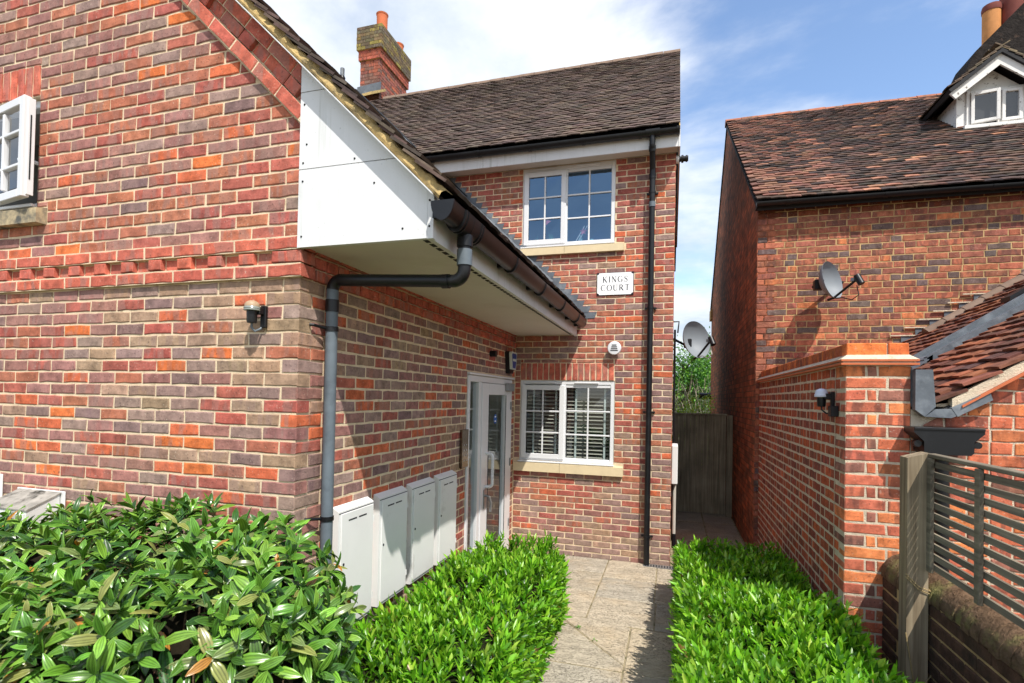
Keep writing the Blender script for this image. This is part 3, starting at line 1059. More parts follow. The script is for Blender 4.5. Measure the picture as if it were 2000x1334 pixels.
def verge_mortar():
    mb = MB()
    n = 150
    vs = []
    r2 = random.Random(3)
    for i in range(n + 1):
        s = -5.9 + i * (5.9 - 1.42) / n
        for (nn, y) in ((2.6865, -0.085), (2.7, -0.098 + r2.uniform(-0.008, 0.006)), (2.72, -0.095 + r2.uniform(-0.012, 0.01)), (2.742 + r2.uniform(-0.014, 0.008), -0.083), (2.744, -0.0)):
            px, pz = s * tx + nn * NX, s * tz + nn * NZ
            vs.append((px, y, pz))
    fs = []
    for i in range(n):
        for k in range(4):
            a = i * 5 + k
            fs.append((a, a + 5, a + 6, a + 1))
    return mb.add(vs, fs)


verge_mortar().build('verge_mortar', M['verge_mortar'], house, smooth=True)


class Roof:
    """plain tiles laid on a slope: e across the slope, s up the slope, n out of it"""

    def __init__(self, name, parent, origin, e, s, own, joined):
        self.o, self.e, self.s = Vector(origin), Vector(e).normalized(), Vector(s).normalized()
        self.n = self.e.cross(self.s).normalized()
        if self.n.z < 0: self.n = -self.n
        self.t = []
        self.parent, self.own, self.joined, self.name = parent, own, joined, name

    def tile(self, a, b, w, l, lift, col, th=0.013, tw=0.0):
        self.t.append((a, b, w, l, lift, col, th, tw))

    def build(self, limit, vis=None, minimum=0.0):
        meshes = {}
        order = []
        for i, (a, b, w, l, lift, col, th, tw) in enumerate(self.t):
            p = self.o + self.e * a + self.s * b
            order.append((seen_size(p, w * 0.1) * (vis(p) if vis else 1), i))
        order.sort(reverse=True)
        j = MB()
        for rank, (sz, i) in enumerate(order):
            a, b, w, l, lift, col, th, tw = self.t[i]
            # local box: x across, y up the slope from the bottom edge, z out; the lower edge rides on the course below
            cam_ = 0.004
            vs = []
            for y, zz in ((0.0, lift), (l, 0.0)):
                for z_ in (0.0, th):
                    for x_, cz in ((-w / 2, 0.0), (0.0, cam_), (w / 2, 0.0)):
                        vs.append((x_, y, zz + z_ + cz))
            # idx: bottom edge low 0-2, bottom edge high 3-5, top edge low 6-8, high 9-11
            fs = [(3, 4, 10, 9), (4, 5, 11, 10), (0, 1, 4, 3), (1, 2, 5, 4), (0, 3, 9, 6), (2, 8, 11, 5)]
            if rank < limit and sz > minimum:
                key = (round(w, 3), round(l, 3), round(lift, 3))
                me = meshes.get(key)
                if me is None:
                    mb = MB(); mb.add(vs, fs)
                    me = meshes[key] = mb.mesh('roof_tile', self.own)
                o = bpy.data.objects.new('roof_tile', me)
                o.color = (*col, 1)
                e2 = (self.e * math.cos(tw) + self.s * math.sin(tw))
                s2 = self.n.cross(e2)
                if s2.dot(self.s) < 0: s2 = -s2
                p = self.o + self.e * a + self.s * b
                mw = Matrix(((e2.x, s2.x, self.n.x, p.x), (e2.y, s2.y, self.n.y, p.y), (e2.z, s2.z, self.n.z, p.z), (0, 0, 0, 1)))
                COL.objects.link(o)
                o.parent = self.parent
                o.matrix_parent_inverse = WORLD[self.parent.name].inverted()
                o.matrix_basis = mw
            else:
                ca, sa = math.cos(tw), math.sin(tw)
                P = [tuple(self.o + self.e * (a + x_ * ca - y_ * sa) + self.s * (b + y_ * ca + x_ * sa) + self.n * z_) for x_, y_, z_ in vs]
                j.add(P, fs, (*col, random.random()))
        if j.v:
            o = j.build('further_roof_tiles', self.joined, self.parent)
            o['kind'] = 'stuff'


M['ridge'] = noisy('ridge_tile', lin((128, 108, 94)), 0.2, 8, 0.9, 0.3, 60, 0.2)
TB = [lin(c) for c in ((92, 78, 71), (84, 71, 65), (98, 84, 76), (78, 67, 62), (104, 89, 79))]
# catslide tiles: rows run back along the roof (e = +Y), up-slope = -t
cat_deck = [o for o in house.children if o.name.startswith('roof_deck')][0]
rf = Roof('catslide', cat_deck, (0.885, 0, roof_z(0.885, 2.732)), (0, 1, 0), (-tx, 0, -tz), M['tile'], M['tile_j'])
for r in range(50):
    b = r * 0.1
    y = -0.112 + (0.0825 if r % 2 else 0.0)
    if r % 2:
        rf.tile(-0.072, b, 0.08, 0.2, 0.026, jit(random.choice(TB), 0.2), 0.015, random.uniform(-0.05, 0.05))
    while y < D - 0.02:
        w = 0.163
        rf.tile(y + 0.0815 + random.uniform(-0.004, 0.004), b + random.uniform(-0.006, 0.006), w, 0.2, 0.024 + random.uniform(0, 0.014), jit(random.choice(TB), 0.2), 0.015, random.uniform(-0.04, 0.04))
        y += 0.165
rf.build(300, lambda p: 3.0 if p.y < 0.3 else 1.0)
# lead soakers along the far edge of the catslide, standing above the tiles
ld = MB()
for i in range(7):
    s0, s1 = -6.0 + i * 0.56, -6.0 + (i + 1) * 0.56 + 0.03
    for k, (n0, n1, y0, y1) in enumerate(((2.742 + 0.004 * (i % 2), 2.805 + 0.004 * (i % 2), D - 0.16, D - 0.03),)):
        P = []
        for (s, nn, y) in ((s0, n0, y0), (s1, n0, y0), (s1, n1, y1), (s0, n1, y1)):
            P.append((s * tx + nn * NX, y, s * tz + nn * NZ))
        ld.prism(P, (0.003, 0.012, 0.004))
ld.build('lead_edging', M['lead'], house)
eg = MB()
P0 = [(s * tx + 2.815 * NX, D - 0.02, s * tz + 2.815 * NZ) for s in (-6.2, -2.9 - 0.85)]
eg.tube(P0, 0.013, 8)
eg.build('edge_bead', M['black'], house)

# stepped lead flashing where the catslide meets the rear wing
zr = 2.96
fidx = 0
while zr < 4.9:
    xr0, xr1 = (3.845 - zr) / 0.975, (3.845 - (zr + 0.075)) / 0.975
    yy = D - 0.006 - 0.003 * (fidx % 2)
    MB().prism([(xr0 - 0.12, yy, zr), (xr0 + 0.115, yy, zr), (xr0 + 0.14, yy, zr + 0.077), (xr1 - 0.12, yy, zr + 0.077)], (0, 0.004, 0)).build('flashing_step', M['lead'], house)
    zr += 0.075
    fidx += 1


# ------------------------------------------------------------------ gutters and pipes
def gutter(parent, a, b, r, mat, nb, drop=0.0, name='gutter', brackets=True, deep=1.0):
    a, b = Vector(a), Vector(b)
    d = (b - a).normalized()
    o = MB()
    arc = (math.pi * 0.5, math.pi * 1.5)
    pa = [a, b]
    o.tube(pa, r, 12, cap=True, arc=arc, up=(0, 0, 1))
    o.tube(pa, r * 0.9, 12, cap=False, arc=arc, up=(0, 0, 1))
    if deep != 1.0:
        o.v = [(p[0], p[1], a.z + (p[2] - a.z) * deep) for p in o.v]
    g = o.build(name, mat, parent, smooth=True)
    side_ = d.cross(Vector((0, 0, 1)))
    for i in range(nb):
        t = (i + 0.35) / nb
        p = a + (b - a) * t
        if brackets:
            bk = MB().tube([p - d * 0.018, p + d * 0.018], r + 0.006, 12, cap=True, arc=arc, up=(0, 0, 1))
            bk.v = [(q[0], q[1], p.z + (q[2] - p.z) * deep) for q in bk.v]
            bk.build('gutter_bracket', M['black'], g, smooth=True)
    return g


def deepen(mb, z0=2.903, k=1.6):
    mb.v = [(p[0], p[1], z0 + (p[2] - z0) * k) for p in mb.v]
    return mb


# gutter of the catslide
G1 = Vector((0.885, -0.09, 2.902))
g1 = gutter(house, G1, (0.885, D - 0.09, 2.915), 0.057, M['brown_gutter'], 5, deep=1.6)
deepen(MB().tube([(0.885, -0.1, 2.902), (0.885, -0.085, 2.902)], 0.061, 14, arc=(math.pi * 0.5, math.pi * 1.5), up=(0, 0, 1))).build('stop_end', M['black'], g1, smooth=True)
deepen(MB().tube([(0.885, 0.06, 2.903), (0.885, 0.34, 2.904)], 0.062, 14, arc=(math.pi * 0.5, math.pi * 1.5), up=(0, 0, 1))).build('outlet', M['black'], g1, smooth=True)
for y in (0.07, 0.1, 0.3, 0.33):
    deepen(MB().tube([(0.885, y - 0.006, 2.903), (0.885, y + 0.006, 2.903)], 0.066, 14, arc=(math.pi * 0.5, math.pi * 1.5), up=(0, 0, 1))).build('outlet_rib', M['black'], g1, smooth=True)
for y in (-0.02, 1.0, 1.75, 2.6, 3.4, 3.95):
    MB().bbox((0.803, y - 0.02, 2.835), (0.86, y + 0.02, 2.872)).build('gutter_hook', M['black'], g1)


def arc_pts(c, a, b, n=7):
    """quarter bend from a to b round the corner c"""
    a, b, c = Vector(a), Vector(b), Vector(c)
    o = a + (b - c)
    return [o + (a - o) * math.cos(math.pi / 2 * i / n) + (b - o) * math.sin(math.pi / 2 * i / n) for i in range(n + 1)]


pa = [(0.885, 0.2, 2.82), (0.885, 0.2, 2.65)]
dp = MB().tube(pa, 0.036, 16).build('downpipe_drop', M['black'], house, smooth=True)
MB().tube([(0.885, 0.2, 2.815), (0.885, 0.2, 2.755)], 0.043, 16).build('socket', M['black'], dp, smooth=True)
MB().tube([(0.885, 0.2, 2.74), (0.885, 0.2, 2.655)], 0.041, 16).build('socket', M['grey_pipe'], dp, smooth=True)
hz = [Vector((0.885, 0.2, 2.66))] + arc_pts((0.885, 0.2, 2.575), (0.885, 0.2, 2.635), (0.825, 0.2, 2.575)) + [Vector((0.13, 0.205, 2.612))] + arc_pts((0.06, 0.21, 2.615), (0.115, 0.208, 2.614), (0.06, 0.21, 2.56))
MB().tube(hz, 0.035, 16).build('offset_pipe', M['black'], house, smooth=True)
MB().tube([(0.80, 0.2, 2.575), (0.76, 0.2, 2.576)], 0.039, 16).build('pipe_collar', M['black'], house, smooth=True)
d1 = MB().tube([(0.06, 0.21, 2.565), (0.06, 0.21, 0.0)], 0.034, 18).build('downpipe', M['grey_pipe'], house, smooth=True)
d1['label'] = 'faded grey downpipe at the corner of the side wall'
for z in (2.33, 1.235):
    MB().tube([(0.06, 0.21, z - 0.013), (0.06, 0.21, z + 0.013)], 0.039, 18).build('pipe_bracket', M['black'], d1, smooth=True)
    MB().tube([(0.045, 0.19, z), (0.02, 0.1, z + 0.012), (0.0, 0.09, z + 0.012)], 0.009, 8).build('bracket_arm', M['black'], d1, smooth=True)
MB().tube([(0.06, 0.21, 2.5), (0.06, 0.21, 2.43)], 0.039, 18).build('socket', M['black'], d1, smooth=True)

# rear wing eaves
EY = D - 0.205
MB().box((-2.0, EY, 4.93), (W + 0.02, D - 0.002, 4.94)).build('soffit', M['soffit'], house)
for i in range(16):
    x0 = -1.2 + i * 0.2
    MB().box((x0, EY + 0.045, 4.9275), (x0 + 0.17, EY + 0.055, 4.931)).build('vent_slot', M['slot'], house)
MB().box((-2.0, EY - 0.02, 4.90), (W + 0.025, EY - 0.001, 5.07)).build('fascia', M['white_board'], house)
MB().box((W + 0.026, EY - 0.025, 4.895), (W + 0.045, D + 4.0, 5.09)).build('bargeboard', M['white_board'], house)
g2 = gutter(house, (-1.35, EY - 0.075, 5.085), (1.99, EY - 0.075, 5.075), 0.056, M['black'], 5)
MB().tube([(1.62, EY - 0.075, 5.076), (1.78, EY - 0.075, 5.076)], 0.062, 14, arc=(math.pi * 0.46, math.pi * 1.54), up=(0, 0, 1)).build('outlet', M['black'], g2, smooth=True)
MB().tube([(1.965, EY - 0.075, 5.076), (2.0, EY - 0.075, 5.076)], 0.062, 14, arc=(math.pi * 0.46, math.pi * 1.54), up=(0, 0, 1)).build('stop_end', M['black'], g2, smooth=True)
XP = 1.695
pp = [(XP, EY - 0.075, 5.03), (XP, EY - 0.075, 4.93), (XP, EY - 0.07, 4.90), (XP, D - 0.075, 4.74), (XP, D - 0.07, 4.70), (XP, D - 0.07, 0.0)]
d2 = MB().tube(pp, 0.034, 16).build('downpipe', M['black'], house, smooth=True, angle=60)
d2['label'] = 'black downpipe near the right corner of the rear wing'
for z in (4.86, 4.64, 4.3):
    pts_ = [(XP, D - 0.07, z + 0.03), (XP, D - 0.07, z - 0.03)] if z < 4.7 else [(XP, EY - 0.06, z + 0.06), (XP, EY - 0.045, z + 0.0)]
    MB().tube(pts_, 0.04, 16).build('socket', M['grey_pipe'] if z == 4.3 else M['black'], d2, smooth=True)
for z in (4.45, 3.06, 1.81, 0.33):
    MB().tube([(XP, D - 0.07, z - 0.012), (XP, D - 0.07, z + 0.012)], 0.04, 16).build('pipe_bracket', M['black'], d2, smooth=True)
    MB().bbox((XP - 0.07, D - 0.025, z - 0.012), (XP + 0.07, D - 0.004, z + 0.012)).build('bracket_plate', M['black'], d2)
dr = MB()
dr.box((1.66, D - 0.14, -0.004), (2.02, D - 0.03, 0.004))
drain = dr.build('drain_channel', M['silver'])
tag(drain, 'narrow slotted metal drain channel at the foot of the black downpipe', 'drain')
for i in range(11):
    MB().box((1.68 + i * 0.031, D - 0.125, 0.0045), (1.694 + i * 0.031, D - 0.05, 0.006)).build('slot', M['slot'], drain)

# rear wing roof
PITCH_R = R(41)
e0 = Vector((0, EY - 0.06, 5.13))
SL_LEN = 4.72
ry, rz = e0.y + SL_LEN * math.cos(PITCH_R), e0.z + SL_LEN * math.sin(PITCH_R)
deck = MB().prism([(-4.6, e0.y + 0.02, e0.z - 0.03), (-4.6, ry, rz - 0.03), (-4.6, ry + (ry - e0.y), e0.z - 0.03)], (W + 0.03 + 4.6, 0, 0)).build('rear_roof', M['slot'], house)
rf = Roof('rear', deck, (0, e0.y, e0.z), (1, 0, 0), (0, math.cos(PITCH_R), math.sin(PITCH_R)), M['tile'], M['tile_j'])
for r in range(47):
    b = r * 0.1
    x = W + 0.04 - (0.0825 if r % 2 else 0.0)
    if r % 2:
        rf.tile(W + 0.04 - 0.04, b, 0.082, 0.2, 0.02, jit(random.choice(TB), 0.14), 0.013)
    while x > -4.5:
        if not (x < (3.84 - (e0.z + b * 0.656)) / 0.975 - 0.7):
            rf.tile(x - 0.0825 + random.uniform(-0.003, 0.003), b + random.uniform(-0.008, 0.008), 0.162, 0.2, 0.017 + random.uniform(0, 0.012), jit(random.choice(TB), 0.14), 0.013, random.uniform(-0.015, 0.015))
        x -= 0.165
rf.build(300)
for i in range(20):
    x1 = W + 0.045 - i * 0.3
    MB().tube([(x1, ry, rz - 0.03), (x1 - 0.293, ry, rz - 0.03)], 0.085 + 0.003 * (i % 2), 8, arc=(-math.pi * 0.5, math.pi * 0.5), up=(0, 0, 1)).build('ridge_tile', M['ridge'], deck, smooth=True)
vg = MB()
vg.prism([(W + 0.03, e0.y + 0.02, e0.z - 0.045), (W + 0.03, ry, rz - 0.045), (W + 0.03, ry, rz + 0.0), (W + 0.03, e0.y + 0.02, e0.z + 0.0)], (0.012, 0, 0))
vg.build('verge_mortar', M['verge_mortar'], deck)


# ------------------------------------------------------------------ windows
def rect_frame(mb, x0, x1, z0, z1, w, y0, y1, e=0.004):
    mb.bbox((x0, y0, z0), (x0 + w, y1, z1), e).bbox((x1 - w, y0, z0), (x1, y1, z1), e)
    mb.bbox((x0 + w, y0, z0), (x1 - w, y1, z0 + w), e).bbox((x0 + w, y0, z1 - w), (x1 - w, y1, z1), e)
    return mb


def lights(parent, x0, x1, z0, z1, y, nx=2, nz=3, bar=0.02, gm='glass'):
    """panes and glazing bars of one sash"""
    for i in range(1, nx):
        xc = x0 + (x1 - x0) * i / nx
        MB().bbox((xc - bar / 2, y - 0.012, z0), (xc + bar / 2, y + 0.004, z1)).build('glazing_bar', M['pvc'], parent)
    for j in range(1, nz):
        zc = z0 + (z1 - z0) * j / nz
        MB().bbox((x0, y - 0.0105, zc - bar / 2), (x1, y + 0.0025, zc + bar / 2)).build('glazing_bar', M['pvc'], parent)
    for i in range(nx):
        for j in range(nz):
            a, b = x0 + (x1 - x0) * i / nx, x0 + (x1 - x0) * (i + 1) / nx
            c, d = z0 + (z1 - z0) * j / nz, z0 + (z1 - z0) * (j + 1) / nz
            t = random.uniform(-0.0008, 0.0008)
            MB().add([(a, y + 0.006 + t, c), (b, y + 0.006 - t, c), (b, y + 0.006 + t, d), (a, y + 0.006 - t, d)], [(0, 1, 2, 3)]).build('pane', M[gm], parent)


def window(rect, label, split=0.47, gm='glass'):
    x0, x1, z0, z1 = rect
    yf = D + 0.012
    m = MB()
    rect_frame(m, x0, x1, z0, z1, 0.05, yf, yf + 0.06)
    xm = x0 + (x1 - x0) * split
    m.bbox((xm - 0.03, yf, z0 + 0.05), (xm + 0.03, yf + 0.06, z1 - 0.05))
    w = m.build('window', M['pvc'], house)
    w['label'] = label
    s = rect_frame(MB(), x0 + 0.022, xm + 0.012, z0 + 0.03, z1 - 0.06, 0.062, yf - 0.022, yf - 0.0005).build('sash', M['pvc'], w)
    lights(w, x0 + 0.084, xm - 0.05, z0 + 0.092, z1 - 0.122, yf - 0.004, gm=gm)
    lights(w, xm + 0.03, x1 - 0.05, z0 + 0.05, z1 - 0.085, yf + 0.02, gm=gm)
    MB().bbox((xm + 0.03, yf + 0.008, z1 - 0.09), (x1 - 0.05, yf + 0.05, z1 - 0.05)).build('head_rail', M['pvc'], w)
    for (a, b) in ((x0 + 0.12, xm - 0.1), (xm + 0.14, x1 - 0.2)):
        MB().bbox((a, yf - 0.02, z1 - 0.035), (b, yf - 0.0005, z1 - 0.018), 0.003).build('trickle_vent', M['pvc'], w)
    MB().bbox((x0 - 0.01, D - 0.045, z0 - 0.018), (x1 + 0.005, yf + 0.02, z0 - 0.001), 0.004).build('cill', M['pvc'], w)
    return w


w1 = window(WU, 'upper white casement window under the eave of the rear wing', gm='glass_up')
w2 = window(WL_, 'lower white casement window with venetian blinds behind')


def sill(x0, x1, z0, z1, mat, joint, parent=house):
    for a, b in ((x0, joint - 0.002), (joint + 0.002, x1)):
        MB().prism([(a, D - 0.05, z0), (a, D + 0.05, z0), (a, D + 0.05, z1 - 0.001), (a, D + 0.0, z1 - 0.019), (a, D - 0.05, z1 - 0.026)], (b - a, 0, 0)).build('stone_sill', mat, parent)


sill(SU[0], SU[1], SU[2], SU[3], M['stone'], 0.63)
sill(SL[0] + 0.012, SL[1], SL[2], SL[3], M['stone'], 0.62)


def room(x0, x1, z0, z1, y0, depth, mat, parent=house):
    m = MB()
    y1 = y0 + depth
    m.add([(x0, y0, z0), (x1, y0, z0), (x1, y1, z0), (x0, y1, z0), (x0, y0, z1), (x1, y0, z1), (x1, y1, z1), (x0, y1, z1)],
          [(0, 1, 2, 3), (4, 7, 6, 5), (3, 2, 6, 7), (0, 3, 7, 4), (1, 5, 6, 2)])
    return m.build('room', mat, parent)


room(-0.3, 1.8, 3.3, 4.93, D + 0.105, 2.6, M['dark_room'])
room(-0.3, 1.8, 0.3, 2.3, D + 0.105, 2.6, M['dark_room'])
# inside sills
MB().box((0.06, D + 0.08, 3.88), (1.25, D + 0.25, 3.895)).build('inner_sill', M['pvc'], w1)
# blinds behind the lower window
for bx0, bx1 in ((0.15, 0.6), (0.68, 1.24)):
    t = thing('venetian_blind', (bx0, D + 0.16, 1.2), 'half open white venetian blind behind the %s half of the lower window' % ('left' if bx0 < 0.4 else 'right'), 'blind', 'venetian blinds')
    z = 1.22
    i = 0
    me = None
    while z < 2.12:
        mb = MB().add([(bx0, D + 0.1, z - 0.011), (bx1, D + 0.1, z - 0.011), (bx1, D + 0.14, z + 0.011), (bx0, D + 0.14, z + 0.011)], [(0, 1, 2, 3)])
        mb.build('slat', M['blind'], t)
        z += 0.047
    for xx in (bx0 + (bx1 - bx0) * 0.2, bx0 + (bx1 - bx0) * 0.85):
        MB().box((xx - 0.012, D + 0.095, 1.2), (xx + 0.012, D + 0.097, 2.13)).build('ladder_tape', M['curtain'], t)
cu = MB()
for k in range(40):
    x_a = 0.74 + k * 0.0042
    cu.add([(x_a, D + 0.3 + 0.012 * math.sin(k * 1.1), 1.2), (x_a + 0.0042, D + 0.3 + 0.012 * math.sin((k + 1) * 1.1), 1.2), (x_a + 0.0042, D + 0.3 + 0.012 * math.sin((k + 1) * 1.1), 2.2), (x_a, D + 0.3 + 0.012 * math.sin(k * 1.1), 2.2)], [(0, 1, 2, 3)])
tag(cu.build('curtain', M['curtain'], None, smooth=True), 'pale net curtain behind the blinds of the lower window', 'curtain')
# things on the upper window's inner sill
M['pink'] = noisy('pink_paper', lin((214, 120, 140)), 0.05, 6, 0.8, 0)
M['glassy'] = noisy('pale_green_glass', lin((150, 190, 190)), 0.05, 6, 0.2, 0, spec=0.6)
M['green_paint'] = noisy('green_paper', lin((72, 140, 120)), 0.08, 6, 0.8, 0)
for (xx, zz, s, lab) in ((0.845, 4.09, 0.05, 'pink paper star in the right half of the upper window'),):
    pts = []
    for k in range(10):
        a = math.pi / 2 + k * math.pi / 5
        r_ = s if k % 2 == 0 else s * 0.45
        pts.append((xx + r_ * math.cos(a), D + 0.1, zz + r_ * math.sin(a)))
    tag(MB().prism(pts, (0, 0.006, 0)).build('paper_star', M['pink']), lab, 'ornament')
tag(MB().prism([(0.36, D + 0.09, 4.28), (0.42, D + 0.09, 4.25), (0.35, D + 0.09, 4.20)], (0, 0.005, 0)).build('pennant', M['pink']), 'small pink pennant on a stick in the upper window', 'ornament')
for (xx, h, r_, lab) in ((0.94, 0.1, 0.05, 'round pale green jar on the upper window sill'), (0.8, 0.16, 0.03, 'slim pale bottle on the upper window sill')):
    tag(MB().lathe([(r_ * 0.7, 0), (r_, h * 0.2), (r_, h * 0.7), (r_ * 0.6, h * 0.9), (r_ * 0.6, h)], (xx, D + 0.16, 3.896), n=16).build('glass_jar', M['glassy'], None, smooth=True), lab, 'jar')
tag(MB().lathe([(0.05, 0), (0.075, 0.02), (0.085, 0.05), (0.06, 0.075), (0.02, 0.085)], (1.1, D + 0.16, 3.896), n=16).build('tureen', M['pvc'], None, smooth=True), 'low white lidded bowl on the upper window sill', 'bowl')
for (xx, n_, lab) in ((0.22, 9, 'small green houseplant behind the leftmost panes of the upper window'), (0.42, 12, 'leafy green houseplant in the middle of the upper window')):
    mb = MB()
    for k in range(n_):
        a = random.uniform(0, 6.28); hh = random.uniform(0.1, 0.26); q = random.uniform(0.02, 0.08)
        b0 = Vector((xx, D + 0.17, 3.9)); tip = b0 + Vector((math.cos(a) * q, math.sin(a) * q * 0.5, hh)); sd = Vector((-math.sin(a), math.cos(a) * 0.3, 0)).normalized() * 0.012
        mid = (b0 + tip) / 2
        mb.add([b0, mid + sd, tip, mid - sd], [(0, 1, 2, 3)])
    tag(mb.build('houseplant', M['green_paint']), lab, 'plant')
st = thing('clothes_stick', (0.75, D + 0.12, 3.9), 'pair of thin white rods leaning in the upper window', 'rods')
for dx_ in (0, 0.035):
    MB().tube([(0.70 + dx_, D + 0.13, 3.9), (0.86 + dx_, D + 0.1, 4.16)], 0.006, 6).build('rod', M['pvc'], st)

# gable window: fixed frame, room and the casement swung open
gw = MB()
gw.bbox((-2.16, 0.04, 3.15), (-2.1, 0.1, 3.9)).bbox((-3.1, 0.04, 3.15), (-2.16, 0.1, 3.2)).bbox((-3.1, 0.04, 3.85), (-2.16, 0.1, 3.9))
gwin = gw.build('window', M['pvc'], house)
gwin['label'] = 'white gable window with its casement swung open'
MB().bbox((-3.1, -0.03, 3.15), (-2.1, 0.06, 3.172)).build('cill', M['pvc'], gwin)
room(-3.2, -1.6, 2.9, 4.0, 0.108, 1.6, M['dark_room'])
hinge = Matrix.Translation((-2.62, 0.0, 0)) @ rot_z(R(-9.5))
sm = rect_frame(MB(), 0.0, 0.58, 3.185, 3.84, 0.055, -0.022, 0.022)
sash = sm.build('sash', M['pvc'], gwin, mw=hinge)
for zz in (3.40, 3.62):
    MB().bbox((0.055, -0.02, zz - 0.011), (0.525, 0.012, zz + 0.011)).build('glazing_bar', M['pvc'], gwin, mw=hinge)
MB().bbox((0.29, -0.021, 3.26), (0.312, 0.013, 3.77)).build('glazing_bar', M['pvc'], gwin, mw=hinge)
for a, b in ((0.055, 0.29), (0.312, 0.525)):
    for c, d in ((3.26, 3.39), (3.41, 3.61), (3.63, 3.765)):
        MB().add([(a, 0, c), (b, 0, c), (b, 0, d), (a, 0, d)], [(0, 1, 2, 3)]).build('pane', M['glass'], gwin, mw=hinge)
MB().bbox((0.5805, 0.0, 3.2), (0.588, 0.04, 3.83)).build('seal_strip', M['pvc'], gwin, mw=hinge)
MB().bbox((0.5882, 0.012, 3.3), (0.591, 0.02, 3.72)).build('lock_strip', M['slot'], gwin, mw=hinge)
MB().tube([(-2.11, 0.02, 3.45), (-2.14, -0.02, 3.46), (-2.2, -0.05, 3.46)], 0.012, 8).build('handle', M['pvc'], gwin, smooth=True)
MB().prism([(-3.1, -0.06, 3.03), (-3.1, 0.04, 3.03), (-3.1, 0.04, 3.148), (-3.1, 0.0, 3.14), (-3.1, -0.06, 3.125)], (1.1, 0, 0)).build('stone_sill', M['stone_dirty'], house)


# ------------------------------------------------------------------ door in the side wall (wall plane x = 0)
def bx(mb, y0, y1, z0, z1, x0, x1, e=0.004):
    return mb.bbox((x0, y0, z0), (x1, y1, z1), e)


fr = MB()
bx(fr, 2.515, 2.57, 0.0, 2.175, -0.06, 0.012); bx(fr, 3.93, 4.015, 0.0, 2.175, -0.06, 0.012)
bx(fr, 2.57, 3.93, 2.11, 2.175, -0.06, 0.012); bx(fr, 2.815, 2.9, 0.0, 2.11, -0.06, 0.012); bx(fr, 2.57, 2.815, 0.0, 0.06, -0.06, 0.012)
door = fr.build('door', M['pvc'], house)
door['label'] = 'white glazed entrance door with a narrow sidelight'
bx(MB(), 2.5, 4.05, 2.178, 2.2, -0.02, 0.035).build('door_drip', M['pvc'], door)
lf = MB()
bx(lf, 2.904, 3.12, 0.02, 2.105, -0.04, 0.02); bx(lf, 3.74, 3.926, 0.02, 2.105, -0.04, 0.02)
bx(lf, 3.12, 3.74, 1.98, 2.105, -0.04, 0.02); bx(lf, 3.12, 3.74, 0.02, 0.2, -0.04, 0.02)
lf.build('door_leaf', M['pvc'], door)
MB().add([(-0.01, 3.12, 0.2), (-0.01, 3.74, 0.2), (-0.01, 3.74, 1.98), (-0.01, 3.12, 1.98)], [(0, 1, 2, 3)]).build('pane', M['glass_door'], door)
MB().add([(-0.02, 2.57, 0.06), (-0.02, 2.815, 0.06), (-0.02, 2.815, 2.11), (-0.02, 2.57, 2.11)], [(0, 1, 2, 3)]).build('pane', M['glass_door'], door)
for y0, y1 in ((3.112, 3.124), (3.735, 3.747)):
    bx(MB(), y0, y1, 0.2, 1.98, 0.0201, 0.024, 0.001).build('bead', M['slot'], door)
hp = [Vector((0.02, 3.05, 1.335))] + arc_pts((0.1, 3.05, 1.335), (0.06, 3.05, 1.335), (0.1, 3.05, 1.295), 5) + arc_pts((0.1, 3.05, 0.975), (0.1, 3.05, 1.015), (0.06, 3.05, 0.975), 5) + [Vector((0.02, 3.05, 0.975))]
MB().tube(hp, 0.017, 12).build('pull_handle', M['pvc'], door, smooth=True)
bx(MB(), 2.99, 3.08, 0.74, 0.95, 0.0205, 0.03).build('lock_plate', M['silver'], door)
MB().tube([(0.03, 3.03, 0.88), (0.075, 3.03, 0.875), (0.08, 3.08, 0.8), (0.07, 3.09, 0.70)], 0.014, 8).build('lever', M['silver'], door, smooth=True)
bx(MB(), 3.7, 3.92, 2.03, 2.125, 0.0205, 0.075, 0.006).build('door_closer', M['silver'], door)
for z in (1.85, 1.15, 0.4):
    bx(MB(), 3.918, 3.952, z - 0.05, z + 0.05, 0.0205, 0.034).build('hinge', M['silver'], door)
sk = MB().lathe([(0.055, 0), (0.055, 0.001)], (0.0 - 0.0085, 3.43, 1.7), (1, 0, 0), 20).build('sticker', M['sticker'], door)
for zz in (1.725, 1.675):
    bx(MB(), 3.405, 3.455, zz - 0.007, zz + 0.007, -0.0072, -0.0066, 0.0002).build('sticker_mark', M['sign_white'], door)
m = MB()
m.add([(-0.1, 2.4, -0.02), (-0.1, 4.1, -0.02), (-2.2, 4.1, -0.02), (-2.2, 2.4, -0.02), (-0.1, 2.4, 2.3), (-0.1, 4.1, 2.3), (-2.2, 4.1, 2.3), (-2.2, 2.4, 2.3)], [(0, 1, 2, 3), (4, 7, 6, 5), (3, 2, 6, 7), (0, 3, 7, 4), (1, 5, 6, 2)])
m.build('hall', M['hall'], house)


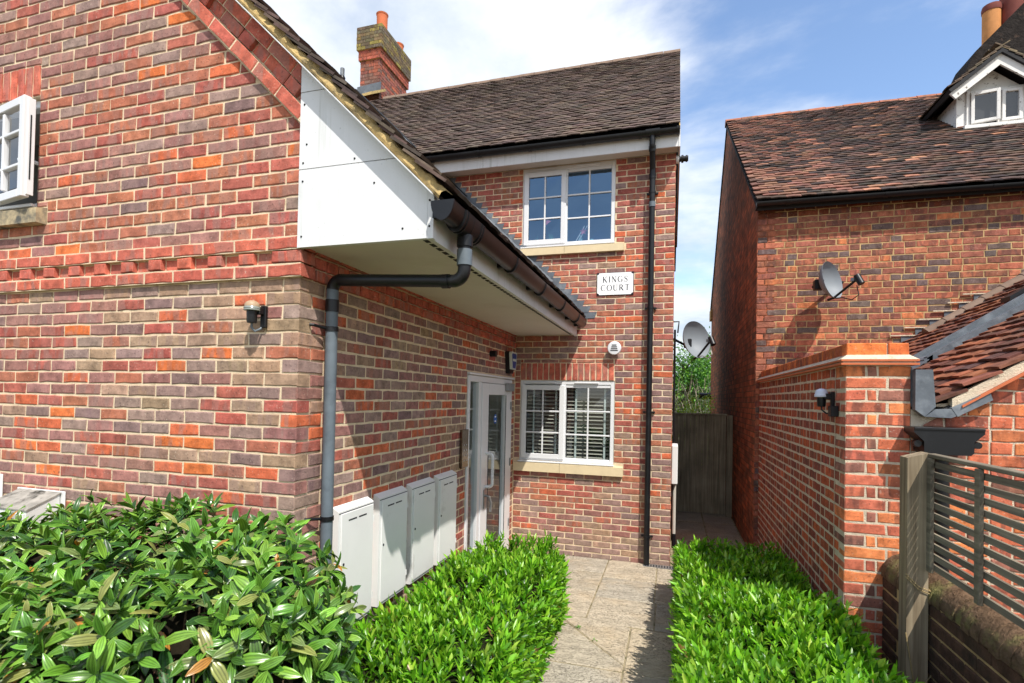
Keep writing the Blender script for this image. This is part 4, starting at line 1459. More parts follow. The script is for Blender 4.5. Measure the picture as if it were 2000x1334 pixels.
# ------------------------------------------------------------------ fixtures on the house
def meter_box(y0, y1, label, ztop=1.245, zbot=0.5, dirt=None):
    t = thing('meter_box', (0, (y0 + y1) / 2, 0), label, 'meter box', 'white meter boxes along the side wall')
    b = MB()
    b.prism([(0.002, y0, zbot), (0.05, y0, zbot), (0.05, y0, ztop - 0.004), (0.002, y0, ztop + 0.022)], (0, y1 - y0, 0))
    b.build('body', M['box_white'], t)
    b = MB().bbox((0.051, y0 + 0.022, zbot + 0.02), (0.058, y1 - 0.01, ztop - 0.02), 0.003)
    d = b.build('door', M['box_white'], t)
    ym = (y0 + y1) / 2
    for a, c in ((ym - 0.1, ym - 0.012), (ym + 0.012, ym + 0.1)):
        MB().box((0.0582, a, ztop - 0.075), (0.0592, c, ztop - 0.066)).build('vent_slot', M['slot'], d)
    MB().lathe([(0.009, 0), (0.008, 0.003)], (0.058, y0 + 0.05, ztop - 0.33), (1, 0, 0), 10).build('lock', M['slot'], d)
    for z in (ztop - 0.12, zbot + 0.12):
        MB().box((0.0505, y1 - 0.009, z - 0.02), (0.06, y1 - 0.001, z + 0.02)).build('hinge', M['box_white'], d)
    MB().box((0.0502, y0 + 0.004, ztop - 0.019), (0.0515, y1 - 0.004, ztop - 0.014)).build('seam', M['slot'], t)


meter_box(0.338, 0.728, 'white meter box nearest the grey downpipe, fully in sun')
meter_box(0.806, 1.204, 'white meter box second from the downpipe with a diagonal shadow')
meter_box(1.279, 1.69, 'white meter box third from the downpipe, mostly shaded')
meter_box(1.768, 2.164, 'white meter box nearest the glazed door')


def old_box(x0, x1, ztop, label):
    t = thing('meter_box', ((x0 + x1) / 2, -0.1, 0), label, 'meter box')
    MB().prism([(x0 + 0.03, -0.002, 0.6), (x0 + 0.03, -0.2, 0.6), (x0 + 0.03, -0.2, ztop - 0.075), (x0 + 0.03, -0.02, ztop - 0.002)], (x1 - x0 - 0.06, 0, 0)).build('body', M['grey_box'], t)
    MB().prism([(x0 + 0.025, -0.004, ztop + 0.002), (x0 + 0.025, -0.205, ztop - 0.078), (x0 + 0.025, -0.205, ztop - 0.07), (x0 + 0.025, -0.004, ztop + 0.01)], (x1 - x0 - 0.05, 0, 0)).build('lid', M['dirty_top'], t)
    MB().bbox((x0, -0.012, 0.6), (x1, -0.001, ztop + 0.012)).build('back_frame', M['grey_box'], t)
    d = MB().bbox((x0 + 0.045, -0.209, 0.62), (x1 - 0.045, -0.2005, ztop - 0.095), 0.003).build('door', M['grey_box'], t)
    xm = (x0 + x1) / 2
    for a, c in ((xm - 0.1, xm - 0.012), (xm + 0.012, xm + 0.1)):
        MB().box((a, -0.211, ztop - 0.135), (c, -0.2092, ztop - 0.127)).build('vent_slot', M['slot'], d)


old_box(-2.17, -1.73, 1.285, 'grime streaked meter box low on the gable wall behind the glossy shrub')
old_box(-2.75, -2.32, 1.36, 'second meter box on the gable wall, cut off at the left edge of the photo')


def wall_lamp(origin, ang, label, cap, ring, boxed):
    """dusk sensor style bulkhead: local y points into the wall"""
    t = thing('wall_lamp', origin, label, 'wall lamp')
    mw = Matrix.Translation(origin) @ rot_z(ang) @ Matrix.Scale(0.78, 4)
    MB().bbox((0.015, -0.03, -0.11), (0.06, -0.002, 0.045)).build('back_plate', M['black'], t, mw=mw)
    MB().bbox((-0.02, -0.075, -0.02), (0.05, -0.028, 0.03)).build('arm', M['black'], t, mw=mw)
    MB().lathe([(0.03, -0.085), (0.034, -0.07), (0.036, -0.002)], (0, -0.09, 0), n=18).build('body', M['black'], t, mw=mw, smooth=True)
    MB().lathe([(0.052, 0.0), (0.056, 0.004), (0.054, 0.012), (0.056, 0.016), (0.053, 0.024), (0.05, 0.03)], (0, -0.09, 0), n=22).build('ring', M[ring], t, mw=mw, smooth=True)
    MB().lathe([(0.05, 0.0301), (0.049, 0.045), (0.038, 0.062), (0.018, 0.072), (0.002, 0.074)], (0, -0.09, 0), n=22).build('cap', M[cap], t, mw=mw, smooth=True)
    if boxed:
        MB().bbox((0.08, -0.06, -0.165), (0.17, -0.002, -0.075)).build('junction_box', M['black'], t, mw=mw)
        MB().tube([(0, -0.09, -0.08), (0.005, -0.09, -0.11), (0.03, -0.06, -0.14), (0.08, -0.03, -0.14)], 0.007, 8).build('cable', M['black'], t, mw=mw, smooth=True)
    else:
        MB().tube([(0.0, -0.09, -0.08), (-0.005, -0.085, -0.115), (0.01, -0.07, -0.14), (0.02, -0.03, -0.12), (0.03, -0.012, -0.09)], 0.008, 8).build('cable', M['grey_pipe'], t, mw=mw, smooth=True)


wall_lamp((-0.25, 0.0, 2.40), 0.0, 'small brown capped wall lamp on the sunlit gable wall', 'lampcap', 'lampglass', False)
wall_lamp((3.0, 1.62, 2.0), R(-90), 'white capped wall lamp on the shaded side of the garden wall', 'lampwhite', 'lampwhite', True)

# alarm sounder and stub pipe above the door
t = thing('alarm_box', (0.0, 3.8, 2.25), 'blue and white alarm box above the glazed door', 'alarm box')


def hexa(y0, y1, z0, z1, taper):
    return [(0, y0, z1 - 0.02), (0, y0 + 0.02, z1), (0, y1 - 0.02, z1), (0, y1, z1 - 0.02), (0, y1 - taper, z0), (0, y0 + taper, z0)]


MB().prism([(0.003, y, z) for _, y, z in hexa(3.72, 3.97, 2.25, 2.52, 0.05)], (0.05, 0, 0)).build('back_case', M['black'], t)
MB().prism([(0.054, y, z) for _, y, z in hexa(3.725, 3.965, 2.3, 2.515, 0.04)], (0.03, 0, 0)).build('cover', M['alarm_white'], t)
MB().prism([(0.0845, y, z) for _, y, z in hexa(3.75, 3.94, 2.315, 2.495, 0.04)], (0.003, 0, 0)).build('blue_panel', M['alarm_blue'], t)
MB().box((0.088, 3.775, 2.40), (0.0895, 3.915, 2.43)).build('white_band', M['alarm_white'], t)
tag(MB().tube([(0.0, 3.19, 2.44), (0.07, 3.19, 2.44)], 0.035, 14).build('stub_pipe', M['black'], None, smooth=True), 'short black stub pipe sticking out above the glazed door', 'pipe')
t = thing('entry_panel', (0.0, 2.42, 1.45), 'dark steel entry panel on the wall left of the door', 'entry panel')
MB().bbox((0.002, 2.335, 1.26), (0.03, 2.50, 1.63)).build('plate', M['steel'], t)
for i in range(4):
    for j in range(2):
        MB().lathe([(0.009, 0), (0.008, 0.003)], (0.03, 2.385 + 0.06 * j, 1.33 + 0.05 * i), (1, 0, 0), 10).build('button', M['silver'], t)
# round white air vent
t = thing('wall_vent', (1.277, D, 2.579), 'round white air vent on the wall above the lower window', 'vent')
MB().lathe([(0.052, 0), (0.052, 0.05), (0.082, 0.055), (0.084, 0.075), (0.076, 0.088), (0.06, 0.09)], (1.277, D, 2.579), (0, -1, 0), 28).build('hood', M['pvc'], t, smooth=True)
for i in range(4):
    z = 2.579 - 0.035 + i * 0.022
    MB().box((1.277 - 0.045 + 0.006 * i, D - 0.0925, z), (1.277 + 0.045 - 0.006 * i, D - 0.0905, z + 0.011)).build('louvre', M['slot'], t)
# overflow pipe under the rear wing's eave
t = thing('overflow_pipe', (W, D + 0.1, 4.86), 'black overflow pipe sticking out of the right corner under the eave', 'pipe')
MB().tube([(W, D + 0.05, 4.865), (W + 0.035, D + 0.05, 4.865)], 0.05, 14).build('collar', M['pvc'], t, smooth=True)
MB().tube([(W + 0.03, D + 0.05, 4.865), (W + 0.14, D + 0.05, 4.865)], 0.032, 14).build('pipe', M['black'], t, smooth=True)
MB().tube([(W + 0.06, D + 0.05, 4.865), (W + 0.085, D + 0.05, 4.865)], 0.045, 14).build('rib', M['black'], t, smooth=True)
MB().tube([(W + 0.11, D + 0.05, 4.865), (W + 0.13, D + 0.05, 4.865)], 0.04, 14).build('rib', M['black'], t, smooth=True)
# side meter box and conduit on the flank of the rear wing
t = thing('flank_box', (W, 4.6, 0), 'white service box with a conduit on the alley side of the rear wing', 'meter box')
MB().bbox((W + 0.002, 4.45, 0.92), (W + 0.075, 4.8, 1.4), 0.008).build('body', M['box_white'], t)
MB().tube([(W + 0.04, 4.6, 0.92), (W + 0.04, 4.6, 0.28)], 0.022, 10).build('conduit', M['cable'], t, smooth=True)
MB().tube([(W + 0.04, 4.6, 0.28), (W + 0.04, 4.6, 0.1)], 0.026, 10).build('conduit_foot', M['black'], t, smooth=True)

# ------------------------------------------------------------------ name sign
SX0, SX1, SZ0, SZ1 = 1.043, 1.49, 3.238, 3.521
sign = thing('name_sign', ((SX0 + SX1) / 2, D, SZ0), 'white enamel sign reading KINGS COURT on the rear wing', 'sign')
YS = D - 0.012
MB().bbox((SX0, D - 0.01, SZ0), (SX1, D - 0.001, SZ1), 0.002).build('border', M['ink'], sign)
c_ = 0.022
x0, x1, z0, z1 = SX0 + 0.006, SX1 - 0.006, SZ0 + 0.006, SZ1 - 0.006
MB().prism([(x0 + c_, YS, z0), (x1 - c_, YS, z0), (x1 - c_, YS, z0 + c_ * 0.6), (x1, YS, z0 + c_), (x1, YS, z1 - c_), (x1 - c_, YS, z1 - c_ * 0.6), (x1 - c_, YS, z1), (x0 + c_, YS, z1), (x0 + c_, YS, z1 - c_ * 0.6), (x0, YS, z1 - c_), (x0, YS, z0 + c_), (x0 + c_, YS, z0 + c_ * 0.6)], (0, 0.0015, 0)).build('face', M['sign_white'], sign)
for xx in (SX0 + 0.016, SX1 - 0.016):
    for zz in (SZ0 + 0.016, SZ1 - 0.016):
        MB().lathe([(0.009, 0), (0.007, 0.004)], (xx, D - 0.0101, zz), (0, -1, 0), 10).build('screw', M['black'], sign)


def glyph(ch):
    """roman capitals as ribbons: (points, half widths); unit height 1"""
    TH, TN = 0.075, 0.028
    G, w = [], 0.7

    def line(a, b, h0, h1=None): G.append(([a, b], [h0, h1 if h1 else h0]))

    def serif(x, z, r=0.13): line((x - r, z), (x + r, z), 0.018)

    def arc(cx, cz, rx, rz, a0, a1, f, n=18):
        p, ws = [], []
        for i in range(n + 1):
            a = math.radians(a0 + (a1 - a0) * i / n)
            p.append((cx + rx * math.cos(a), cz + rz * math.sin(a))); ws.append(f(a))
        G.append((p, ws))

    side_ = lambda a: TN * 0.8 + (TH - TN * 0.8) * abs(math.cos(a)) ** 1.5
    if ch == 'K':
        line((0.16, 0), (0.16, 1), TH); serif(0.16, 0.018); serif(0.16, 0.982)
        line((0.2, 0.42), (0.66, 0.98), TN); serif(0.64, 0.982, 0.12)
        line((0.34, 0.58), (0.72, 0.02), TH * 0.95); serif(0.72, 0.018, 0.12); w = 0.86
    elif ch == 'I':
        line((0.18, 0), (0.18, 1), TH); serif(0.18, 0.018); serif(0.18, 0.982); w = 0.36
    elif ch == 'N':
        line((0.14, 0), (0.14, 1), TN); line((0.12, 0.98), (0.7, 0.02), TH); line((0.7, 0), (0.7, 1), TN)
        serif(0.14, 0.018, 0.11); serif(0.08, 0.982, 0.08); serif(0.7, 0.982, 0.11); w = 0.84
    elif ch == 'G':
        arc(0.46, 0.5, 0.38, 0.5, 50, 325, lambda a: TN * 0.8 + (TH - TN * 0.8) * max(0, -math.cos(a)) ** 1.2)
        line((0.72, 0.06), (0.72, 0.42), TH); serif(0.72, 0.42, 0.13); line((0.72, 0.72), (0.72, 0.98), 0.015); w = 0.88
    elif ch == 'S':
        p = [(0.56, 0.8), (0.5, 0.93), (0.36, 0.985), (0.2, 0.93), (0.13, 0.79), (0.18, 0.65), (0.34, 0.54), (0.5, 0.43), (0.58, 0.27), (0.51, 0.09), (0.34, 0.015), (0.18, 0.06), (0.1, 0.24)]
        G.append((p, [0.02, 0.022, 0.026, 0.035, 0.05, 0.068, 0.078, 0.072, 0.055, 0.036, 0.026, 0.022, 0.02]))
        line((0.57, 0.74), (0.57, 0.99), 0.014); line((0.09, 0.01), (0.09, 0.28), 0.014); w = 0.68
    elif ch == 'C':
        arc(0.46, 0.5, 0.38, 0.5, 48, 315, lambda a: TN * 0.8 + (TH - TN * 0.8) * max(0, -math.cos(a)) ** 1.2)
        line((0.73, 0.7), (0.73, 0.98), 0.015); line((0.74, 0.04), (0.74, 0.2), 0.013); w = 0.84
    elif ch == 'O':
        arc(0.45, 0.5, 0.38, 0.5, 0, 360, side_, 30); w = 0.9
    elif ch == 'U':
        line((0.16, 0.3), (0.16, 1), TH); serif(0.16, 0.982)
        arc(0.42, 0.3, 0.26, 0.29, 180, 360, lambda a: TN + (TH - TN) * max(0, -math.cos(a)) ** 1.2)
        line((0.68, 0.3), (0.68, 1), TN); serif(0.68, 0.982, 0.1); w = 0.84
    elif ch == 'R':
        line((0.16, 0), (0.16, 1), TH); serif(0.16, 0.018); line((0.06, 0.982), (0.36, 0.982), 0.02); line((0.16, 0.5), (0.36, 0.5), 0.02)
        arc(0.36, 0.741, 0.22, 0.241, -90, 90, lambda a: TN * 0.7 + (TH - TN * 0.7) * abs(math.cos(a)) ** 1.3, 14)
        line((0.36, 0.5), (0.7, 0.02), TH * 0.95); serif(0.72, 0.018, 0.1); w = 0.84
    elif ch == 'T':
        line((0.38, 0), (0.38, 1), TH); serif(0.38, 0.018); line((0.06, 0.98), (0.7, 0.98), 0.022)
        line((0.07, 0.76), (0.07, 0.99), 0.015); line((0.69, 0.76), (0.69, 0.99), 0.015); w = 0.76
    return G, w


def write(text, xc, z, h):
    tot = sum(glyph(c)[1] for c in text) * h + 0.012 * (len(text) - 1)
    x = xc - tot / 2
    for c in text:
        G, w = glyph(c)
        mb = MB()
        for gi, (pts, hw) in enumerate(G):
            n = len(pts)
            vs = []
            for i, p in enumerate(pts):
                a, b = pts[max(0, i - 1)], pts[min(n - 1, i + 1)]
                dx_, dz_ = b[0] - a[0], b[1] - a[1]
                L = math.hypot(dx_, dz_) or 1
                nx, nz = -dz_ / L * hw[i], dx_ / L * hw[i]
                yy = YS - 0.0006 - gi * 0.00025
                vs += [(x + (p[0] + nx) * h, yy, z + (p[1] + nz) * h), (x + (p[0] - nx) * h, yy, z + (p[1] - nz) * h)]
            mb.add(vs, [(2 * i, 2 * i + 1, 2 * i + 3, 2 * i + 2) for i in range(n - 1)])
        mb.build('letter', M['ink'], sign)
        x += w * h + 0.012


write('KINGS', (SX0 + SX1) / 2, 3.398, 0.072)
write('COURT', (SX0 + SX1) / 2, 3.294, 0.072)


# ------------------------------------------------------------------ satellite dishes
def dish(name, centre, look, mount, label, size=0.21):
    t = thing(name, mount, label, 'satellite dish', 'satellite dishes')
    ax = Vector(look).normalized()
    c = Vector(centre)
    u = Vector((0, 0, 1)); u = (u - ax * u.dot(ax)).normalized()
    w = u.cross(ax)
    n, m = 32, 7
    vs = []
    for s in (0, 1):
        for i in range(m + 1):
            r = size * i / m
            for k in range(n):
                a = 2 * math.pi * k / n
                dep = 0.55 * r * r / size - 0.06 - 0.006 * s + (0.01 if i == m else 0)
                vs.append(c + u * (r * 1.08 * math.cos(a)) + w * (r * 0.94 * math.sin(a)) + ax * dep)
    fs = []
    b = (m + 1) * n
    for i in range(m):
        for k in range(n):
            k2 = (k + 1) % n
            fs.append((i * n + k, i * n + k2, (i + 1) * n + k2, (i + 1) * n + k))
            fs.append((b + i * n + k, b + (i + 1) * n + k, b + (i + 1) * n + k2, b + i * n + k2))
    for k in range(n):
        k2 = (k + 1) % n
        fs.append((m * n + k, m * n + k2, b + m * n + k2, b + m * n + k))
    MB().add(vs, fs).build('reflector', M['dish'], t, smooth=True)
    foot = c - u * size * 1.0 + ax * 0.01
    head = c + ax * 0.3 - u * 0.1
    MB().tube([foot - ax * 0.04, foot + ax * 0.03, head], 0.014, 8).build('feed_arm', M['black'], t, smooth=True)
    MB().tube([head - ax * 0.03 + u * 0.0, head + u * 0.035 - ax * 0.02], 0.026, 12).build('feed_horn', M['dish'], t, smooth=True)
    MB().tube([head + u * 0.05 + ax * 0.02, head - u * 0.06 + ax * 0.05], 0.035, 12).build('receiver', M['black'], t, smooth=True)
    MB().bbox(tuple(c - ax * 0.1 - Vector((0.05, 0.05, 0.06))), tuple(c - ax * 0.1 + Vector((0.05, 0.05, 0.06))), 0.01).build('clamp', M['black'], t)
    mt = Vector(mount)
    MB().tube([c - ax * 0.1, c - ax * 0.16, mt], 0.018, 10).build('wall_arm', M['black'], t, smooth=True)
    MB().tube([head - u * 0.06, head - u * 0.17, head - u * 0.2 - ax * 0.08, head - u * 0.14 - ax * 0.17, foot], 0.006, 6).build('cable', M['cable'] if 'alley' in label else M['black'], t, smooth=True)


dish('satellite_dish', (3.66, 4.5, 3.37), (0.72, -0.66, 0.2), (3.9, 4.8, 3.42), 'grey satellite dish on the sunlit old brick wall at the right')
dish('satellite_dish', (2.21, 5.0, 2.75), (0.62, -0.76, 0.22), (W + 0.005, 5.0, 2.78), 'grey satellite dish hanging over the alley with a pale looped cable', 0.235)
t = thing('wall_conduit', (W, 5.1, 0), 'thin black pipe running up the alley corner of the rear wing', 'pipe')
MB().tube([(W + 0.02, 4.95, 0.1), (W + 0.02, 4.95, 2.9)], 0.014, 8).build('pipe', M['black'], t, smooth=True)
MB().tube([(W + 0.0, 4.9, 3.0), (W + 0.07, 4.9, 3.0), (W + 0.055, 4.9, 2.85)], 0.01, 8).build('hook', M['black'], t, smooth=True)

M['old_ridge'] = noisy('old_ridge', lin((156, 100, 78)), 0.25, 7, 0.9, 0.3, 50, 0.2, second=lin((96, 84, 66)), sscale=5, slo=0.5, shi=0.65)
# ------------------------------------------------------------------ old house on the right
XH, YH = 2.955, 4.8
old = thing('old_house', (XH, YH, 0), 'old red brick house on the right with a mossy tiled roof and dormer', 'house')


def old_col(x, z):
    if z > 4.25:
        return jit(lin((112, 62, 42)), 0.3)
    r = random.random()
    if r < 0.14: return jit(lin((110, 92, 88)), 0.15)
    if r < 0.18: return jit(lin((204, 122, 80)), 0.1)
    if r < 0.5: return jit(lin((176, 106, 80)), 0.14)
    return jit(lin((152, 94, 76)), 0.18)


ow = Wall('front_wall', old, (XH, YH, 0), 0.0, M['mortar_old'], M['oldbrick'], M['oldbrick_j'], 'sunlit old brick front wall carrying a satellite dish', rough=0.004, recess=0.004)
ow.panel(0.004, 5.2, 0, 4.42, 0.2)
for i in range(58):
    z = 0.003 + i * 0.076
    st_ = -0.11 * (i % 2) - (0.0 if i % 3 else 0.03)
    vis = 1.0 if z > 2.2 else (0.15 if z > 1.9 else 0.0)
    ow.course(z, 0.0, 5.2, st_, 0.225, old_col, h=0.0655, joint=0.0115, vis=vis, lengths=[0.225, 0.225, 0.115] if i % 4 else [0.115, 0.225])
oldw = ow.finish(300)
gw_ = MB()
gw_.prism([(XH, YH + 0.004, -0.05), (XH, 13.0, -0.05), (XH, 13.0, 4.55), (XH, 9.05, 7.55), (XH, YH + 0.004, 4.45)], (0.2, 0, 0))
o = gw_.build('gable_wall', M['brick_far'], old)
o['label'] = 'dark shaded gable wall of the old house along the alley'
RS = (7.66 - 4.42) / (9.1 - 4.68)
RL = math.hypot(7.66 - 4.42, 9.1 - 4.68)
odeck = MB().prism([(XH - 0.02, 4.7, 4.38), (XH - 0.02, 9.1, 7.61), (XH - 0.02, 13.4, 4.45), (XH - 0.02, 13.4, 4.4), (XH - 0.02, 9.1, 7.55), (XH - 0.02, 4.7, 4.33)], (8.0, 0, 0)).build('roof', M['slot'], old)
TO = [lin(c) for c in ((94, 74, 66), (84, 66, 60), (72, 60, 56), (106, 80, 70), (90, 70, 62), (62, 54, 52), (68, 58, 54))]
rf = Roof('old', odeck, (XH - 0.03, 4.66, 4.425), (1, 0, 0), (0, 1, RS), M['tile'], M['tile_j'])
nrows = int(RL / 0.102)
for r in range(nrows):
    x = (0.08 if r % 2 else 0.0)
    while x < 5.6:
        w = random.uniform(0.155, 0.168)
        bow = 0.02 * math.sin(x * 1.3 + 0.5) * math.sin(r * 0.12)
        cc_ = random.choice(TO) if random.random() > 0.05 else lin((162, 116, 94))
        if x < 1.0 and random.random() < 0.5: cc_ = lin((128, 92, 78))
        rf.tile(x + w / 2, r * 0.102 + bow + random.uniform(-0.007, 0.007), w, 0.2, 0.019 + random.uniform(0, 0.012), jit(cc_, 0.18), 0.015, random.uniform(-0.03, 0.03))
        x += w + random.uniform(0.0, 0.006)
rf.build(300)
for i in range(18):
    MB().tube([(XH - 0.04 + i * 0.3, 9.1, 7.60), (XH - 0.04 + i * 0.3 + 0.292, 9.1, 7.60 + random.uniform(-0.01, 0.01))], 0.11 + 0.004 * (i % 2), 8, arc=(-math.pi * 0.5, math.pi * 0.5), up=(0, 0, 1)).build('ridge_tile', M['old_ridge'], odeck, smooth=True)
og = gutter(old, (XH - 0.04, 4.63, 4.405), (8.0, 4.63, 4.375), 0.045, M['black'], 5)
MB().box((XH - 0.03, 4.69, 4.36), (8, 4.8, 4.4)).build('eave_board', M['slot'], old)
MB().bbox((XH - 0.05, 12.6, 4.15), (XH + 0.05, 13.1, 4.42)).build('timber_end', M['oak'], old)
MB().tube([(XH - 0.3, 12.9, 2.1), (XH + 0.05, 12.9, 2.1)], 0.08, 10).build('overflow', M['black'], old, smooth=True)

# dormer
dm = part_empty('dormer', old, (6.0, 6.78, 5.9), 'white painted gabled dormer with an open casement on the old tiled roof')
DX0, DX1, DYF = 5.87, 6.71, 6.78
DZ0 = 4.42 + (DYF - 4.68) * RS
DZ1 = 6.47
XM = (DX0 + DX1) / 2
APEX = 6.91
mb = MB().prism([(DX0, DYF, DZ0 - 0.1), (DX1, DYF, DZ0 - 0.1), (DX1, DYF, DZ1), (XM, DYF, APEX - 0.1), (DX0, DYF, DZ1)], (0, 0.05, 0))
mb.build('front_board', M['oldwood'], dm)
for xx in (DX0, DX1 - 0.05):
    MB().prism([(xx, DYF + 0.05, DZ0 - 0.1), (xx, DYF + 0.05, DZ1), (xx, DYF + 1.4, DZ1), (xx, DYF + 1.3, DZ1 - 0.05)], (0.05, 0, 0)).build('cheek', M['oldwood'], dm)
for s in (-1, 1):
    a = Vector((XM, 0, APEX)); b = Vector((XM + s * (XM - DX0 + 0.17), 0, 6.43))
    dv = (b - a).normalized(); nv = Vector((-dv.z * s, 0, dv.x * s))
    if nv.z < 0: nv = -nv
    P = [a - nv * 0.0, b, b - nv * 0.11, a - Vector((0, 0, 0.15))]
    MB().prism([(p.x, DYF - 0.22, p.z) for p in P], (0, 0.03, 0)).build('bargeboard', M['oldwood'], dm)
    P = [a, b, b + nv * 0.05, a + Vector((0, 0, 0.06))]
    MB().prism([(p.x, DYF - 0.26, p.z) for p in P], (0, 2.3, 0)).build('roof_slope', M['slot'], dm)
    dr_ = Roof('dormer', dm, (b.x, DYF - 0.27, b.z + 0.06), (0, 1, 0), tuple(a - b), M['tile'], M['tile_j'])
    Ls = (a - b).length
    for r in range(int(Ls / 0.1) + 1):
        y = 0.0
        while y < 1.9:
            dr_.tile(y + 0.08, r * 0.1 - 0.02 + random.uniform(-0.01, 0.01), 0.16, 0.19, 0.025 + random.uniform(0, 0.015), jit(random.choice([lin((104, 92, 78)), lin((84, 72, 62)), lin((120, 108, 88))]), 0.15), 0.016, random.uniform(-0.04, 0.04))
            y += 0.163
    dr_.build(40)
dwf = MB()
rect_frame(dwf, DX0 + 0.11, DX1 - 0.04, DZ0 + 0.02, DZ1 + 0.06, 0.045, DYF - 0.03, DYF - 0.001)
xm_ = 6.37
dwf.bbox((xm_ - 0.02, DYF - 0.03, DZ0 + 0.066), (xm_ + 0.02, DYF - 0.001, DZ1 + 0.014))
dwin = dwf.build('window', M['oldwood'], dm)
for (xa, xb, opn) in ((DX0 + 0.156, xm_ - 0.02, True), (xm_ + 0.02, DX1 - 0.086, False)):
    mw_ = Matrix.Translation((xa, DYF - 0.04, 0)) @ rot_z(R(-12 if opn else -3))
    rect_frame(MB(), 0, xb - xa, DZ0 + 0.07, DZ1 + 0.01, 0.042, -0.02, 0.02).build('sash', M['oldwood'], dm, mw=mw_)
    MB().add([(0.042, 0, DZ0 + 0.112), (xb - xa - 0.042, 0, DZ0 + 0.112), (xb - xa - 0.042, 0, DZ1 - 0.032), (0.042, 0, DZ1 - 0.032)], [(0, 1, 2, 3)]).build('pane', M['glass'], dm, mw=mw_)
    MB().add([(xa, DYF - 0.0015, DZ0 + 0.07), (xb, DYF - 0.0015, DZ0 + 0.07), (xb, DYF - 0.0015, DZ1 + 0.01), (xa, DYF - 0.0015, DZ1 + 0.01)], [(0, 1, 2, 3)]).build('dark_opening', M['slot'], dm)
MB().bbox((DX0 + 0.05, DYF - 0.12, DZ0 - 0.02), (DX1 + 0.02, DYF - 0.002, DZ0 + 0.03)).build('cill', M['oldwood'], dm)
MB().prism([(DX0 - 0.05, DYF - 0.16, DZ0 - 0.12), (DX1 + 0.05, DYF - 0.16, DZ0 - 0.12), (DX1 + 0.05, DYF - 0.02, DZ0 - 0.005), (DX0 - 0.05, DYF - 0.02, DZ0 - 0.005)], (0, 0.0, 0.012)).build('lead_apron', M['lead'], dm)

# chimney of the old house: shoulder with its shade put into a dark colour, two pots
ch = part_empty('chimney', old, (8.0, 9.1, 7.6), 'brick chimney coloured dark for its shaded face, with a sloping shoulder at the top right corner')
MB().prism([(6.85, 8.9, 7.45), (9.0, 8.9, 7.45), (9.0, 8.9, 10.3), (8.2, 8.9, 9.5), (7.746, 8.9, 9.04), (7.455, 8.9, 8.73), (7.05, 8.9, 8.3), (6.9, 8.9, 7.95)], (0, 0.7, 0)).build('shoulder', noisy('shade_dark_brick', lin((44, 40, 38)), 0.4, 14, 0.95, 0.9, 30, 0.1, second=lin((80, 66, 58)), sscale=6, slo=0.6, shi=0.7, bd=0.02), ch)
for (x, y, z0, r, h, mt, lab) in ((7.70, 9.8, 8.4, 0.14, 1.23, 'terracotta2', 'buff chimney pot with a dark rim behind the shade-coloured chimney'), (8.04, 9.8, 8.6, 0.2, 1.7, 'darkred_pot', 'dark red chimney pot cut off by the top edge of the photo')):
    MB().lathe([(r, 0), (r, h * 0.9), (r * 0.98, h * 0.93)], (x, y, z0), n=20).build('chimney_pot', M[mt], ch, smooth=True)
    MB().lathe([(r * 1.06, h * 0.9), (r * 1.1, h * 0.95), (r * 1.0, h), (r * 0.85, h), (r * 0.8, h * 0.9)], (x, y, z0), n=20).build('pot_rim', M['darkred_pot'], ch, smooth=True)

# far chimney behind the house
fc = thing('far_chimney', (-4.5, 8.6, 8.0), 'brick chimney with a mossy corbelled top and two terracotta pots behind the roof', 'chimney')
FX0, FX1, FY0, FY1 = -4.93, -4.43, 7.95, 9.2
far_cols = [lin(c) for c in ((166, 96, 78), (150, 92, 80), (138, 104, 94), (174, 100, 76), (128, 90, 80))]
moss_cols = [lin(c) for c in ((128, 112, 80), (104, 94, 74), (146, 130, 72), (112, 104, 88))]


def chim_rows(z0, n, out, cols, name):
    core = MB().box((FX0 - out + 0.012, FY0 - out + 0.012, z0), (FX1 + out - 0.012, FY1 + out - 0.012, z0 + n * 0.075)).build(name, M['mortar_old'], fc)
    j = MB()
    for i in range(n):
        z = z0 + i * 0.075 + 0.004
        x = FX0 - out - (0.11 if i % 2 else 0)
        while x < FX1 + out - 0.02:
            a, b = max(x + 0.004, FX0 - out), min(x + 0.221, FX1 + out)
            if b - a > 0.03: j.box((a, FY0 - out, z), (b, FY0 - out + 0.1, z + 0.067), (*jit(random.choice(cols), 0.15), random.random()))
            x += 0.225
        y = FY0 - out + (0.11 if i % 2 else 0.0)
        while y < FY1 + out - 0.02:
            a, b = max(y + 0.004, FY0 - out + 0.105), min(y + 0.221, FY1 + out)
            if b - a > 0.03: j.box((FX1 + out - 0.1, a, z), (FX1 + out, b, z + 0.067), (*jit(random.choice(cols), 0.15), random.random()))
            y += 0.225
    o = j.build('bricks', M['oldbrick_j'], core)
    o['kind'] = 'stuff'


